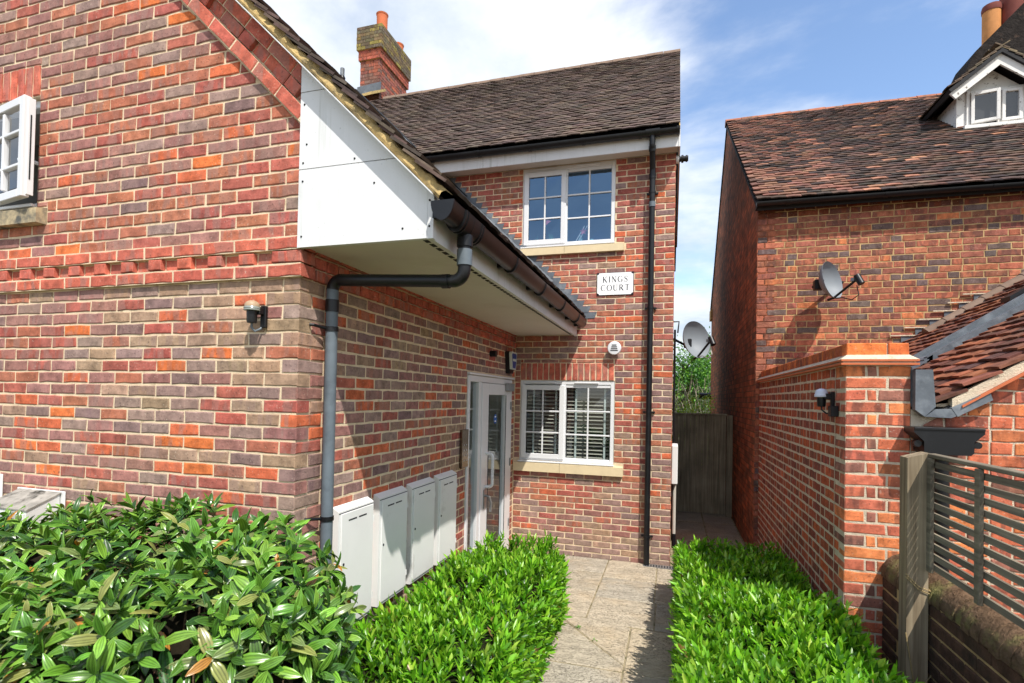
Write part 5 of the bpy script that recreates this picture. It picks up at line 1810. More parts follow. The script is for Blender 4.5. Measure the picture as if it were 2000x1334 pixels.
chim_rows(8.3, 16, 0.0, far_cols, 'stack')
chim_rows(9.5, 3, 0.035, [lin((178, 98, 76)), lin((168, 92, 74))], 'band')
chim_rows(9.725, 7, 0.07, moss_cols, 'corbelled_top')
for (x, y, lab) in ((-4.55, 8.2, 0), (-4.55, 8.95, 1)):
    MB().lathe([(0.12, 0), (0.125, 0.4)], (x, y, 10.25 - 0.22 * lab), n=18).build('chimney_pot', M['terracotta'], fc, smooth=True)
    MB().lathe([(0.13, 0.395), (0.14, 0.43), (0.125, 0.44), (0.1, 0.44), (0.095, 0.38)], (x, y, 10.25 - 0.22 * lab), n=18).build('pot_rim', M['terracotta'], fc, smooth=True)
MB().prism([(FX0 - 0.05, FY0 - 0.03, 8.72), (FX1 + 0.05, FY0 - 0.03, 8.76), (FX1 + 0.05, FY0 - 0.03, 8.95), (FX0 - 0.05, FY0 - 0.03, 8.91)], (0, 0.025, 0)).build('lead_collar', M['lead'], fc)
MB().prism([(-5.6, 7.4, 8.3), (-4.3, 7.4, 8.42), (-4.3, 8.0, 8.82), (-5.6, 8.0, 8.74)], (0, 0, -0.06)).build('roof_patch', M['verge_mortar'], fc)
vt = thing('vent_pipe', (-5.6, 8.4, 8.9), 'small grey vent pipe behind the catslide roof', 'pipe')
MB().tube([(-5.72, 8.4, 8.5), (-5.72, 8.4, 9.75)], 0.05, 10).build('pipe', M['lead'], vt, smooth=True)
MB().lathe([(0.065, 0.0), (0.075, 0.08), (0.05, 0.12)], (-5.72, 8.4, 9.45), n=12).build('cowl', M['black'], vt, smooth=True)

# ------------------------------------------------------------------ garden wall with its end pier, and the low extension beyond
gwall = thing('garden_wall', (3.0, 1.352, 0), 'orange brick garden wall with a tile and brick coping beside the path', 'garden wall')


def pier_col(x, z):
    r = random.random()
    if r < 0.12: return jit(lin((162, 108, 92)), 0.12)
    if r < 0.36: return jit(lin((220, 130, 82)), 0.1)
    if r < 0.7: return jit(lin((206, 114, 82)), 0.1)
    return jit(lin((192, 106, 82)), 0.12)


PZ = 2.2
sw = Wall('long_side', gwall, (3.0, 4.79, 0), R(-90), M['mortar_pier'], M['oldbrick'], M['oldbrick_j'], 'shaded long side of the garden wall', rough=0.0025, recess=0.0012)
LEN = 4.79 - 1.352
sw.panel(0, LEN - 0.226, -0.05, PZ, 0.1)
sw.panel(LEN - 0.2258, LEN - 0.004, -0.05, PZ, 0.09, y=0.006)
for i in range(30):
    z = PZ - 0.075 * (i + 1) + 0.005
    lens = [0.225, 0.1125]
    vis = 1.0 if z > 0.6 else 0.2
    sw.course(z, 0.0, LEN - (0.1125 if i % 2 else 0.225), LEN - (0.1125 if i % 2 else 0.225) - 0.3375 * 11, 0.225, lambda x, z: jit(random.choice([lin((176, 88, 62)), lin((160, 80, 62)), lin((150, 82, 66)), lin((190, 92, 58))]), 0.14), h=0.0635, joint=0.013, vis=vis, lengths=lens)
sw.finish(300)
fwl = Wall('front_face', gwall, (3.0, 1.352, 0), 0.0, M['mortar_pier'], M['oldbrick'], M['oldbrick_j'], 'sunlit end pier of the garden wall', rough=0.003, recess=0.003)
fwl.panel(0.0015, 0.345, -0.05, PZ, 0.2)
for i in range(30):
    z = PZ - 0.075 * (i + 1) + 0.005
    vis = 1.0 if z > 0.5 else 0.2
    if i % 2 == 0:
        fwl.brick([(0.0, z), (0.1075, z), (0.1075, z + 0.0635), (0.0, z + 0.0635)], pier_col(0, 0), depth=0.215, vis=vis)
        fwl.brick([(0.118, z), (0.168, z), (0.168, z + 0.0635), (0.118, z + 0.0635)], pier_col(0, 0), vis=vis)
        fwl.brick([(0.178, z), (0.345, z), (0.345, z + 0.0635), (0.178, z + 0.0635)], pier_col(0, 0), vis=vis)
    else:
        fwl.brick([(0.0, z), (0.22, z), (0.22, z + 0.0635), (0.0, z + 0.0635)], pier_col(0, 0), depth=0.1025, vis=vis)
        fwl.brick([(0.232, z), (0.345, z), (0.345, z + 0.0635), (0.232, z + 0.0635)], pier_col(0, 0), vis=vis)
fwl.finish(300)
# coping: two courses of tile creasing, a mortar fillet, bricks on edge
for (z0, z1, ov, mt) in ((PZ, PZ + 0.012, 0.035, 'terracotta'), (PZ + 0.0125, PZ + 0.022, 0.022, 'mortar_pier'), (PZ + 0.0225, PZ + 0.034, 0.035, 'terracotta')):
    MB().box((3.0 - ov, 1.352 - ov, z0), (3.345 + ov, 4.79, z1)).build('creasing', M[mt], gwall)
mf = MB()
x0, x1, y0, y1 = 3.0 - 0.034, 3.345 + 0.034, 1.352 - 0.034, 4.79
za, zb_ = PZ + 0.0345, PZ + 0.066
i0, i1, j0 = 3.008, 3.337, 1.36
mf.add([(x0, y0, za), (x1, y0, za), (i1, j0, zb_), (i0, j0, zb_)], [(0, 1, 2, 3)])
mf.add([(x0, y0, za), (i0, j0, zb_), (i0, y1, zb_), (x0, y1, za)], [(0, 1, 2, 3)])
mf.add([(x1, y0, za), (x1, y1, za), (i1, y1, zb_), (i1, j0, zb_)], [(0, 1, 2, 3)])
mf.build('mortar_fillet', M['mortar_pier'], gwall)
z0, z1 = PZ + 0.04, PZ + 0.137
cpm = MB().box((3.012, 1.37, z0), (3.333, 4.79, z1 - 0.004)).build('coping', M['mortar_pier'], gwall)
bm_cache = {}


def cop(a, b, col):
    vs, fs = brick_shape([(-(b[0] - a[0]) / 2, -(b[2] - a[2]) / 2), ((b[0] - a[0]) / 2, -(b[2] - a[2]) / 2), ((b[0] - a[0]) / 2, (b[2] - a[2]) / 2), (-(b[0] - a[0]) / 2, (b[2] - a[2]) / 2)], b[1] - a[1], 0.002, random.randrange(99))
    mb = MB(); mb.add(vs, fs)
    mb.add([vs[-1]], [])
    me = mb.mesh('brick', M['oldbrick'])
    o = bpy.data.objects.new('brick', me)
    o.color = (*col, 1)
    COL.objects.link(o)
    o.parent = cpm
    o.location = ((a[0] + b[0]) / 2, a[1], (a[2] + b[2]) / 2)


cop((3.005, 1.358, z0), (3.222, 1.46, z1), jit(lin((226, 122, 66)), 0.05))
cop((3.232, 1.358, z0), (3.34, 1.46, z1), jit(lin((220, 116, 64)), 0.05))
y = 1.47
while y < 4.72:
    MBq = MB().bbox((3.005, y, z0), (3.34, y + 0.063, z1), 0.004)
    o = MBq.build('brick', M['oldbrick'], cpm)
    o.color = (*jit(random.choice([lin((206, 112, 62)), lin((190, 100, 60)), lin((176, 92, 58))]), 0.1), 1)
    y += 0.0745

# extension: front wall right of the pier, tiled lean-to roof, lead gutter, rooflight
ext = thing('extension', (3.35, 1.352, 0), 'low brick extension with a red brown tiled roof at the right edge', 'extension')
ew = Wall('front_wall', ext, (3.35, 1.354, 0), 0.0, M['mortar_pier'], M['oldbrick'], M['oldbrick_j'], 'sunlit brick front of the low extension behind the slatted fence', rough=0.0035)
EX1 = 2.0


def under(x):     # top of wall follows the roof
    return 1.98 + 0.66 * max(0, x - 0.25)


ew.core.prism([(0.0, 0.006, -0.05), (EX1, 0.006, -0.05), (EX1, 0.006, under(EX1)), (0.25, 0.006, 1.98), (0.0, 0.006, 1.95)], (0, 0.1, 0))
for i in range(40):
    z = PZ + 0.9 - 0.075 * (i + 1) + 0.005
    if z > 3.1: continue
    off = 0.06 if i % 2 else 0.17
    ew.course(z, 0.002, EX1, off - 0.3375 * 2, 0.225, pier_col, h=0.066, clip=[(-0.66, 1, 1.98 - 0.66 * 0.25 - 0.02)], lengths=[0.225, 0.1125], vis=1.0 if z > 0.9 else 0.3)
ew.finish(300)
XE, ZE = 3.50, 1.955
SLP = 0.66
edeck = MB().prism([(XE, 1.33, ZE - 0.02), (6.2, 1.33, ZE - 0.02 + SLP * (6.2 - XE)), (6.2, 1.33, ZE + SLP * (6.2 - XE) - 0.06), (XE, 1.33, ZE - 0.06)], (0, 3.44, 0)).build('roof', M['slot'], ext)
rf = Roof('ext', edeck, (XE - 0.05, 1.30, ZE - 0.02), (0, 1, 0), (1, 0, SLP), M['tile'], M['tile_j'])
TE = [lin(c) for c in ((120, 76, 62), (104, 68, 58), (132, 84, 66), (90, 64, 58), (150, 92, 66))]
for r in range(24):
    y = 0.0 if r % 2 == 0 else -0.08
    xs = XE - 0.05 + r * 0.1 / math.hypot(1, SLP)
    while y < 3.4:
        yy = 1.3 + y
        sky0, sky1 = 2.75, 3.15
        if not (xs > 3.93 and sky0 - 0.1 < yy + 0.08 < sky1 + 0.12) and yy > 1.25:
            rf.tile(y + 0.08, r * 0.1 + random.uniform(-0.008, 0.008), 0.158, 0.2, 0.024 + random.uniform(0, 0.014), jit(random.choice(TE), 0.16), 0.018, random.uniform(-0.03, 0.03))
        y += 0.163
rf.build(300)


def on_ext(x, y, h):
    return (x, y, ZE + SLP * (x - XE) + h)


# rooflight lying in the slope
rl = part_empty('rooflight', ext, on_ext(4.0, 2.95, 0), 'long grey framed rooflight set in the tiled extension roof')
for (y0, y1, h) in ((2.72, 2.78, 0.10), (3.12, 3.18, 0.10)):
    MB().prism([on_ext(3.96, y0, 0.0), on_ext(5.6, y0, 0.0), on_ext(5.6, y0, h), on_ext(3.96, y0, h)], (0, y1 - y0, 0)).build('frame', M['lead'], rl)
MB().prism([on_ext(3.94, 2.72, 0.0), on_ext(4.0, 2.72, 0.0), on_ext(4.0, 2.72, 0.09), on_ext(3.94, 2.72, 0.09)], (0, 0.46, 0)).build('frame', M['lead'], rl)
MB().add([on_ext(4.0, 2.78, 0.07), on_ext(5.6, 2.78, 0.07), on_ext(5.6, 3.12, 0.07), on_ext(4.0, 3.12, 0.07)], [(0, 1, 2, 3)]).build('pane', M['glass'], rl)
MB().add([on_ext(4.0, 2.78, 0.02), on_ext(5.6, 2.78, 0.02), on_ext(5.6, 3.12, 0.02), on_ext(4.0, 3.12, 0.02)], [(0, 1, 2, 3)]).build('backing', M['dark_room'], rl)
MB().prism([on_ext(4.75, 3.2, 0.1), on_ext(5.7, 3.2, 0.1), on_ext(5.7, 3.2, 0.14), on_ext(4.75, 3.2, 0.14)], (0, 0.14, 0)).build('hood', M['black'], rl)
MB().prism([on_ext(3.80, 2.66, 0.055), on_ext(3.95, 2.66, 0.075), on_ext(3.95, 2.66, 0.082), on_ext(3.80, 2.66, 0.062)], (0, 0.58, 0)).build('lead_apron', M['lead'], rl)
# verge at the front
MB().prism([on_ext(3.54, 1.31, -0.045), on_ext(5.6, 1.31, -0.045), on_ext(5.6, 1.31, 0.018), on_ext(3.54, 1.31, 0.018)], (0, 0.05, 0)).build('verge_mortar', M['mortar_pier'], ext)
MB().prism([on_ext(3.58, 1.285, -0.06), on_ext(5.6, 1.285, -0.06), on_ext(5.6, 1.285, -0.047), on_ext(3.58, 1.285, -0.047)], (0, 0.07, 0)).build('creasing', M['terracotta'], ext)
# half round tiles beside the stepped flashing, and the flashing itself on the old house
for i in range(7):
    x = 4.62 + i * 0.17
    MB().tube([on_ext(x, 4.42, 0.03), on_ext(x + 0.2, 4.42, 0.02)], 0.085, 10, arc=(-math.pi * 0.5, math.pi * 0.5), up=(0, 0, 1)).build('half_round_tile', M['ridge'], ext, smooth=True)
for i in range(8):
    x = 4.25 + i * 0.14
    zz = ZE + SLP * (x - XE)
    MB().prism([(x - 0.02, 4.785, zz - 0.05), (x + 0.17, 4.785, zz + 0.03), (x + 0.16, 4.785, zz + 0.13), (x - 0.03, 4.785, zz + 0.13)], (0, 0.006, 0)).build('flashing_step', M['lead'], ext)
    MB().box((x - 0.14, 4.772, zz + 0.125), (x + 0.13, 4.79, zz + 0.137)).build('flashing_pointing', M['mortar_pier'], ext)
# lead lined gutter between the wall and the roof, lapped over the front
MB().prism([(3.352, 1.30, 2.17), (3.44, 1.30, 2.17), (3.455, 1.30, 1.95), (3.40, 1.30, 1.89), (3.352, 1.30, 1.93)], (0, 0.05, 0)).build('lead_lap', M['lead'], ext)
MB().prism([(3.40, 1.296, 1.89), (3.53, 1.296, 1.885), (3.56, 1.296, 1.90), (3.53, 1.296, 1.94), (3.455, 1.296, 1.935)], (0, 0.054, 0)).build('lead_lap', M['lead'], ext)
MB().prism([(3.56, 1.294, 1.895), (3.73, 1.294, 1.995), (3.715, 1.294, 2.045), (3.53, 1.294, 1.945)], (0, 0.056, 0)).build('lead_lap', M['lead'], ext)
MB().box((3.35, 1.36, 1.93), (3.52, 4.7, 1.95)).build('lead_gutter', M['lead'], ext)
MB().box((3.35, 1.36, 1.95), (3.356, 4.7, 2.19)).build('lead_upstand', M['lead'], ext)
# hopper head
hp_ = thing('rain_hopper', (3.48, 1.28, 1.7), 'black ornamental rainwater hopper under the lead gutter', 'hopper')
MB().prism([(3.31, 1.2, 1.83), (3.65, 1.2, 1.83), (3.65, 1.2, 1.80), (3.63, 1.2, 1.78), (3.60, 1.2, 1.75), (3.60, 1.2, 1.69), (3.585, 1.2, 1.675), (3.375, 1.2, 1.675), (3.36, 1.2, 1.69), (3.36, 1.2, 1.75), (3.33, 1.2, 1.78), (3.31, 1.2, 1.80)], (0, 0.145, 0)).build('bowl', M['black'], hp_)
for xx in (3.335, 3.625):
    MB().lathe([(0.02, 0), (0.022, 0.03), (0.012, 0.045)], (xx, 1.215, 1.735), (0, 1, 0), 10).build('boss', M['black'], hp_, smooth=True)
MB().bbox((3.31, 1.194, 1.815), (3.65, 1.1995, 1.83), 0.002).build('lip', M['black'], hp_)
MB().tube([(3.48, 1.28, 1.68), (3.48, 1.28, 0.0)], 0.036, 14).build('downpipe', M['black'], hp_, smooth=True)

# ------------------------------------------------------------------ slatted fence, post and old low wall
post = thing('fence_post', (3.22, 0.95, 0), 'weathered square timber post tied with twine', 'post')
MB().prism([(3.17, 0.9, -0.1), (3.268, 0.9, -0.1), (3.268, 0.9, 1.705), (3.17, 0.9, 1.675)], (0, 0.1, 0)).build('post_body', M['post'], post)
for zz in (1.0, 0.985):
    MB().tube([(3.163, 0.893, zz + 0.06), (3.22, 0.893, zz), (3.275, 0.893, zz - 0.02), (3.275, 1.0, zz)], 0.003, 5).build('twine', M['rope'], post)
MB().tube([(3.165, 0.89, 0.75), (3.2, 0.887, 0.5), (3.235, 0.89, 0.47), (3.28, 0.885, 0.55), (3.3, 0.88, 0.5), (3.29, 0.87, 0.43)], 0.0035, 5).build('twine', M['rope'], post)
fen = thing('slatted_fence', (3.27, -0.1, 1.07), 'weathered horizontal slat fence panel on top of the low wall', 'fence')
FY0, FY1 = -1.0, 0.9
MB().bbox((3.262, FY0, 1.682), (3.31, FY1 + 0.03, 1.702), 0.003).build('top_rail', M['fence'], fen)
ns = 11
for i in range(ns):
    z = 1.098 + i * 0.0535
    MB().prism([(3.275, FY0, z), (3.288, FY0, z), (3.292, FY0, z + 0.029), (3.279, FY0, z + 0.029)], (0, FY1 - FY0, 0)).build('slat', M['fence'], fen)
for yy in (0.855, 0.395, -0.1, -0.6):
    MB().bbox((3.255, yy, 1.085), (3.2745, yy + 0.042, 1.681), 0.003).build('batten', M['fence'], fen)

lw = thing('low_wall', (3.36, 0, 0), 'old mossy low brick wall with rounded coping under the slatted fence', 'garden wall')
M['moss_brick'] = noisy('mossy_brick', lin((104, 84, 66)), 0.4, 18, 0.95, 1.0, 45, 0.1, second=lin((128, 122, 78)), sscale=6, slo=0.5, shi=0.66, bd=0.02)
M['shade_brick'] = noisy('shade_wall_brick', lin((88, 66, 54)), 0.35, 14, 0.95, 0.8, 50, 0.1, second=lin((60, 54, 46)), sscale=5, slo=0.5, shi=0.7, bd=0.012)  # wall lies in shade; that darkness is put into the brick colour
lcore = MB().box((3.285, -2.4, -0.05), (3.47, 1.02, 0.93)).box((3.21, 1.03, -0.05), (3.47, 1.34, 0.93)).build('wall_body', M['mortar_old'], lw)
for i in range(12):
    z = 0.925 - 0.077 * (i + 1)
    y = 1.02 - (0.11 if i % 2 else 0.0)
    while y > -1.6:
        a, b = y - 0.217, min(y, 1.02)
        MB().bbox((3.277, a, z), (3.30, b, z + 0.0635), 0.005).build('brick', M['shade_brick'], lcore)
        y -= 0.226
    MB().bbox((3.202, 1.035 if i % 2 else 1.14, z), (3.23, 1.338, z + 0.0635), 0.006).build('brick', M['shade_brick'], lcore)
y = 1.34
k = 0
while y > -1.8:
    r_ = 0.105 + random.uniform(-0.008, 0.008)
    xc = 3.375 + (-0.055 if y > 1.1 else 0.0)
    if y > 1.1: r_ = 0.125
    MB().tube([(xc, y, 0.935), (xc, y - 0.071, 0.935 + random.uniform(-0.005, 0.005))], r_, 12, arc=(-math.pi * 0.55, math.pi * 0.55), up=(0, 0, 1)).build('coping_brick', M['moss_brick'], lcore, smooth=True)
    y -= 0.077

# ------------------------------------------------------------------ gate in the alley
gate = thing('alley_gate', (2.5, 7.3, 0), 'dark weathered vertical board gate closing the alley', 'gate')
nb = 9
for i in range(nb):
    xa = 1.985 + i * 0.096
    MB().bbox((xa, 7.3 + 0.004 * (i % 2), 0.03), (xa + 0.093, 7.325 + 0.004 * (i % 2), 1.72), 0.003).build('board', M['gate'], gate)
MB().bbox((1.975, 7.28, 1.715), (2.86, 7.35, 1.745), 0.004).build('cap_rail', M['gate'], gate)
MB().bbox((2.855, 7.26, 0.0), (2.95, 7.36, 1.72), 0.004).build('gate_post', M['gate'], gate)
MB().bbox((1.99, 7.333, 1.4), (2.85, 7.38, 1.5)).build('rail', M['gate'], gate)


# ------------------------------------------------------------------ planting
def leaf_mesh(name, base, dirv, nrm, L, Wd, cols, mat, parent, fold=0.16, droop=0.12, kind='stuff'):
    """many pointed leaves in one mesh; every argument is an array over the leaves"""
    n = len(base)
    dirv = dirv / np.linalg.norm(dirv, axis=1, keepdims=True)
    side = np.cross(dirv, nrm)
    side /= np.linalg.norm(side, axis=1, keepdims=True) + 1e-9
    nn = np.cross(side, dirv)
    L = L[:, None]; Wd = Wd[:, None]
    st = [(0.34, 1.0, 0.02), (0.70, 0.78, -0.35)]
    V = np.zeros((n, 8, 3))
    V[:, 0] = base
    k = 1
    for t, w, dz in st:
        c = base + dirv * L * t + nn * L * droop * (-(t ** 2))
        V[:, k] = c + side * Wd * 0.5 * w + nn * Wd * fold
        V[:, k + 1] = c
        V[:, k + 2] = c - side * Wd * 0.5 * w + nn * Wd * fold
        k += 3
    V[:, 7] = base + dirv * L - nn * L * droop
    F = [(0, 2, 1), (0, 3, 2), (1, 2, 5, 4), (2, 3, 6, 5), (4, 5, 7), (5, 6, 7)]
    loops = np.concatenate([np.array(f) for f in F])
    tot = np.array([len(f) for f in F])
    nl, nf = len(loops), len(F)
    me = bpy.data.meshes.new(name)
    me.vertices.add(n * 8)
    me.vertices.foreach_set('co', V.reshape(-1).astype(np.float32))
    me.loops.add(n * nl)
    me.polygons.add(n * nf)
    me.loops.foreach_set('vertex_index', (loops[None, :] + 8 * np.arange(n)[:, None]).reshape(-1).astype(np.int32))
    starts = np.concatenate([[0], np.cumsum(tot)[:-1]])
    me.polygons.foreach_set('loop_start', (starts[None, :] + nl * np.arange(n)[:, None]).reshape(-1).astype(np.int32))
    me.polygons.foreach_set('use_smooth', np.ones(n * nf, dtype=bool))
    a = me.color_attributes.new('col', 'FLOAT_COLOR', 'CORNER')
    c4 = np.concatenate([cols, rng.random((n, 1))], axis=1)
    a.data.foreach_set('color', np.repeat(c4, nl, axis=0).reshape(-1).astype(np.float32))
    me.materials.append(mat)
    me.update(calc_edges=True)
    me.validate()
    o = bpy.data.objects.new(name, me)
    link(o, parent)
    if kind: o['kind'] = kind
    return o


def unit(v):
    return v / (np.linalg.norm(v, axis=-1, keepdims=True) + 1e-9)


def mixcol(n, cols, w, jitter=0.18):
    idx = rng.choice(len(cols), n, p=np.array(w) / sum(w))
    c = np.array(cols)[idx]
    return np.clip(c * (1 + rng.uniform(-jitter, jitter, (n, 1))) * (1 + rng.uniform(-jitter, jitter, (n, 3)) * 0.3), 0, 1)


def hedge(name, x0, x1, y0, y1, ztop, label, n_shoots, curve, seed_off, rise=0.0):
    t = thing(name, ((x0 + x1) / 2, (y0 + y1) / 2, 0), label, 'hedge', 'clipped hedges along the path')

    def top(x, y):
        e = np.minimum.reduce([x - x0, x1 - x, y - y0, y1 - y])
        zt = ztop + rise * np.clip((2.3 - y) / 1.4, 0, 1)
        return zt + 0.03 * np.sin(x * 7 + seed_off) + 0.035 * np.sin(y * 5.3 + seed_off) - 0.16 * np.exp(-np.maximum(e, 0) / 0.07)

    # closed core that blocks the view through, coloured dark for inner shade
    m = MB()
    gx, gy = 9, 26
    vs = []
    for j in range(gy + 1):
        for i in range(gx + 1):
            x = x0 + 0.07 + (x1 - x0 - 0.14) * i / gx; y = y0 + 0.07 + (y1 - y0 - 0.14) * j / gy
            vs.append((x, y, float(top(np.array(x), np.array(y))) - 0.11 + random.uniform(-0.02, 0.02)))
    fs = [(j * (gx + 1) + i, j * (gx + 1) + i + 1, (j + 1) * (gx + 1) + i + 1, (j + 1) * (gx + 1) + i) for j in range(gy) for i in range(gx)]
    ring = [j * (gx + 1) for j in range(gy + 1)][::-1] + [i for i in range(gx + 1)][1:] + [(j + 1) * (gx + 1) - 1 for j in range(gy + 1)][1:] + [gy * (gx + 1) + i for i in range(gx)][::-1][:-1]
    nb_ = len(vs)
    for k in ring:
        vs.append((vs[k][0], vs[k][1], 0.02))
    for q in range(len(ring)):
        a, b = ring[q], ring[(q + 1) % len(ring)]
        fs.append((a, nb_ + q, nb_ + (q + 1) % len(ring), b))
    m.add(vs, fs).build('dark_core', M['core'], t)
    # shoots on the top and the faces
    area_top, area_side = (x1 - x0) * (y1 - y0), (y1 - y0) * ztop
    nt = int(n_shoots * area_top / (area_top + 2 * area_side + 0.5 * area_side))
    P = [np.stack([rng.uniform(x0, x1, nt), rng.uniform(y0, y1, nt)], 1)]
    xy = P[0]
    base = np.concatenate([xy, (top(xy[:, 0], xy[:, 1]) - 0.09 - rng.uniform(0, 0.05, nt))[:, None]], 1)
    e_l, e_r = np.exp(-(xy[:, 0] - x0) / 0.08), np.exp(-(x1 - xy[:, 0]) / 0.08)
    ax = np.stack([rng.normal(0, 0.22, nt) + 0.8 * e_r - 0.8 * e_l, rng.normal(0, 0.22, nt) + 0.5 * np.exp(-(y1 - xy[:, 1]) / 0.08), np.ones(nt)], 1)
    for sgn, xf in ((-1, x0), (1, x1)):
        ns_ = int(n_shoots * area_side / (area_top + 2 * area_side + 0.5 * area_side))
        yy = rng.uniform(y0, y1, ns_)
        zz = 0.06 + (top(np.full(ns_, (x0 + x1) / 2), yy) - 0.12) * rng.random(ns_) ** 0.7
        b = np.stack([np.full(ns_, xf) - sgn * rng.uniform(0.02, 0.1, ns_), yy, zz], 1)
        a = np.stack([sgn * (0.55 + rng.normal(0, 0.2, ns_)), rng.normal(0, 0.25, ns_), 0.75 + rng.normal(0, 0.2, ns_)], 1)
        base = np.concatenate([base, b]); ax = np.concatenate([ax, a])
    ne = int(n_shoots * 0.06)
    b = np.stack([rng.uniform(x0, x1, ne), np.full(ne, y1) - rng.uniform(0.02, 0.1, ne), rng.uniform(0.05, ztop - 0.05, ne)], 1)
    a = np.stack([rng.normal(0, 0.25, ne), 0.5 + rng.normal(0, 0.2, ne), 0.8 + rng.normal(0, 0.2, ne)], 1)
    base = np.concatenate([base, b]); ax = np.concatenate([ax, a])
    ax = unit(ax)
    if curve is not None:
        base = curve(base)
    N = len(base)
    up1 = unit(np.cross(ax, rng.normal(size=(N, 3))))
    up2 = np.cross(ax, up1)
    B, Dv, Nn, LL, WW, CC = [], [], [], [], [], []
    greens = [lin((94, 150, 32)), lin((114, 172, 40)), lin((136, 188, 48)), lin((68, 120, 34)), lin((160, 202, 72))]
    tone = rng.random(N)
    K = 9
    for k in range(K):
        ang = k * 2.4 + rng.uniform(-0.4, 0.4, N)
        tilt = np.interp(k, [0, K - 1], [1.05, 0.28]) + rng.normal(0, 0.16, N)
        rad = np.cos(ang)[:, None] * up1 + np.sin(ang)[:, None] * up2
        d = np.cos(tilt)[:, None] * ax + np.sin(tilt)[:, None] * rad
        B.append(base + ax * (0.012 + 0.0095 * k) * rng.uniform(0.7, 1.3, (N, 1)))
        Dv.append(d)
        Nn.append(ax - rad * 0.4)
        LL.append(rng.uniform(0.042, 0.08, N) * (0.8 + 0.35 * tone))
        WW.append(rng.uniform(0.017, 0.024, N))
        w = np.interp(k, [0, K - 1], [0, 1])
        c = mixcol(N, greens, [2.2 - w, 2.4, 1.0 + 1.6 * w, 1.6 - 1.2 * w, 0.15 + 0.7 * w])
        c = c * (0.52 + 0.72 * tone[:, None])
        dead = rng.random(N) < 0.02 * (1 - w)
        c[dead] = np.array(lin((150, 118, 70)))
        CC.append(c)
    leaf_mesh('foliage', np.concatenate(B), np.concatenate(Dv), np.concatenate(Nn), np.concatenate(LL), np.concatenate(WW), np.clip(np.concatenate(CC), 0, 0.6), M['leaf_small'], t)
    return t


def curve_c(b):
    """the left hedge swells a little and rounds off at its far right corner"""
    b = b.copy()
    far = np.clip((b[:, 1] - 1.5) / 0.8, 0, 1) ** 2
    b[:, 0] = 0.3 + (b[:, 0] - 0.3) * (1 - 0.22 * far)
    near = np.clip((0.9 - b[:, 1]) / 1.6, 0, 1)
    b[:, 0] += (b[:, 0] - 0.3) * 0.10 * near
    return b


hedge('clipped_hedge', 0.3, 1.15, -0.9, 2.3, 0.66, 'bright green clipped hedge between the path and the meter boxes', 3300, curve_c, 0.3)
hedge('clipped_hedge', 2.06, 2.92, -0.5, 3.2, 0.56, 'bright green clipped hedge between the path and the garden wall', 4000, None, 1.7, 0.2)

# --- glossy shrub in the foreground
XR_Y = [-1.9, -1.4, -1.1, -0.8, -0.4, -0.12]
XR_X = [-0.15, 0.2, 0.54, 0.75, 0.6, 0.38]


def shrub_top(x, y):
    xr = np.interp(y, XR_Y, XR_X)
    z = 1.30 + 0.075 * np.clip(x + 0.3, -2, 0.4) + 0.16 * np.clip(y + 0.35, -2, 0)
    e = xr - x
    z = z - 0.42 * np.exp(-np.maximum(e, 0) / 0.13)
    z = z + 0.045 * np.sin(3.1 * x + 1) * np.sin(4.0 * y) + 0.03 * np.sin(8.3 * x + 2.0 * y)
    return z


shrub = thing('glossy_shrub', (-0.6, -0.9, 0), 'broad glossy evergreen shrub with long ribbed leaves in the left foreground', 'shrub')
m = MB()
gx, gy = 30, 16
vs = []
for j in range(gy + 1):
    for i in range(gx + 1):
        y = -1.95 + (1.75) * j / gy
        xr = float(np.interp(y, XR_Y, XR_X)) - 0.1
        x = -2.9 + (xr + 2.9) * i / gx
        vs.append((x, y, float(shrub_top(np.array(x), np.array(y))) - 0.15 + random.uniform(-0.03, 0.03)))
fs = [(j * (gx + 1) + i, j * (gx + 1) + i + 1, (j + 1) * (gx + 1) + i + 1, (j + 1) * (gx + 1) + i) for j in range(gy) for i in range(gx)]
nb_ = len(vs)
edge = [(j + 1) * (gx + 1) - 1 for j in range(gy + 1)]
for k in edge:
    vs.append((vs[k][0] - 0.12, vs[k][1], 0.0))
for q in range(len(edge) - 1):
    fs.append((edge[q], nb_ + q, nb_ + q + 1, edge[q + 1]))
M['shrub_core'] = noisy('shrub_inside', lin((34, 30, 22)), 0.4, 22, 0.95, 0.6, 40, 0.05, second=lin((20, 24, 14)), sscale=15)  # filler under the leaves, shade of the gaps put into its colour
m.add(vs, fs).build('dark_core', M['shrub_core'], shrub)


def ribbed_leaf(seed):
    r = random.Random(seed)
    L, Wd = 1.0, 0.34 + r.uniform(-0.03, 0.05)
    bend = r.uniform(0.1, 0.45)
    tw = r.uniform(-0.25, 0.25)
    xs = (-1, -0.76, -0.5, -0.26, 0, 0.26, 0.5, 0.76, 1)
    zs = (-0.06, 0.11, -0.03, 0.09, -0.09, 0.09, -0.03, 0.11, -0.06)
    st = ((0.0, 0.05), (0.15, 0.62), (0.42, 1.0), (0.68, 0.9), (0.88, 0.5), (1.0, 0.04))
    vs, fs = [], []
    for t, w in st:
        zc = -bend * t * t
        a = tw * t
        for x, z in zip(xs, zs):
            xx = x * Wd / 2 * w; zz = (z * 0.8 * w + 0.14 * abs(x) * w) * Wd
            vs.append((xx * math.cos(a) - zz * math.sin(a), t * L, zc + xx * math.sin(a) + zz * math.cos(a)))
    n = len(xs)
    for i in range(len(st) - 1):
        for k in range(n - 1):
            fs.append((i * n + k, i * n + k + 1, (i + 1) * n + k + 1, (i + 1) * n + k))
    return vs, fs


LEAVES = []
for s in range(8):
    LEAVES.append(ribbed_leaf(s + 1))
VEIN = [0.7, 1.0, 0.0, 0.9, 0.1, 0.9, 0.0, 1.0, 0.7] * 6


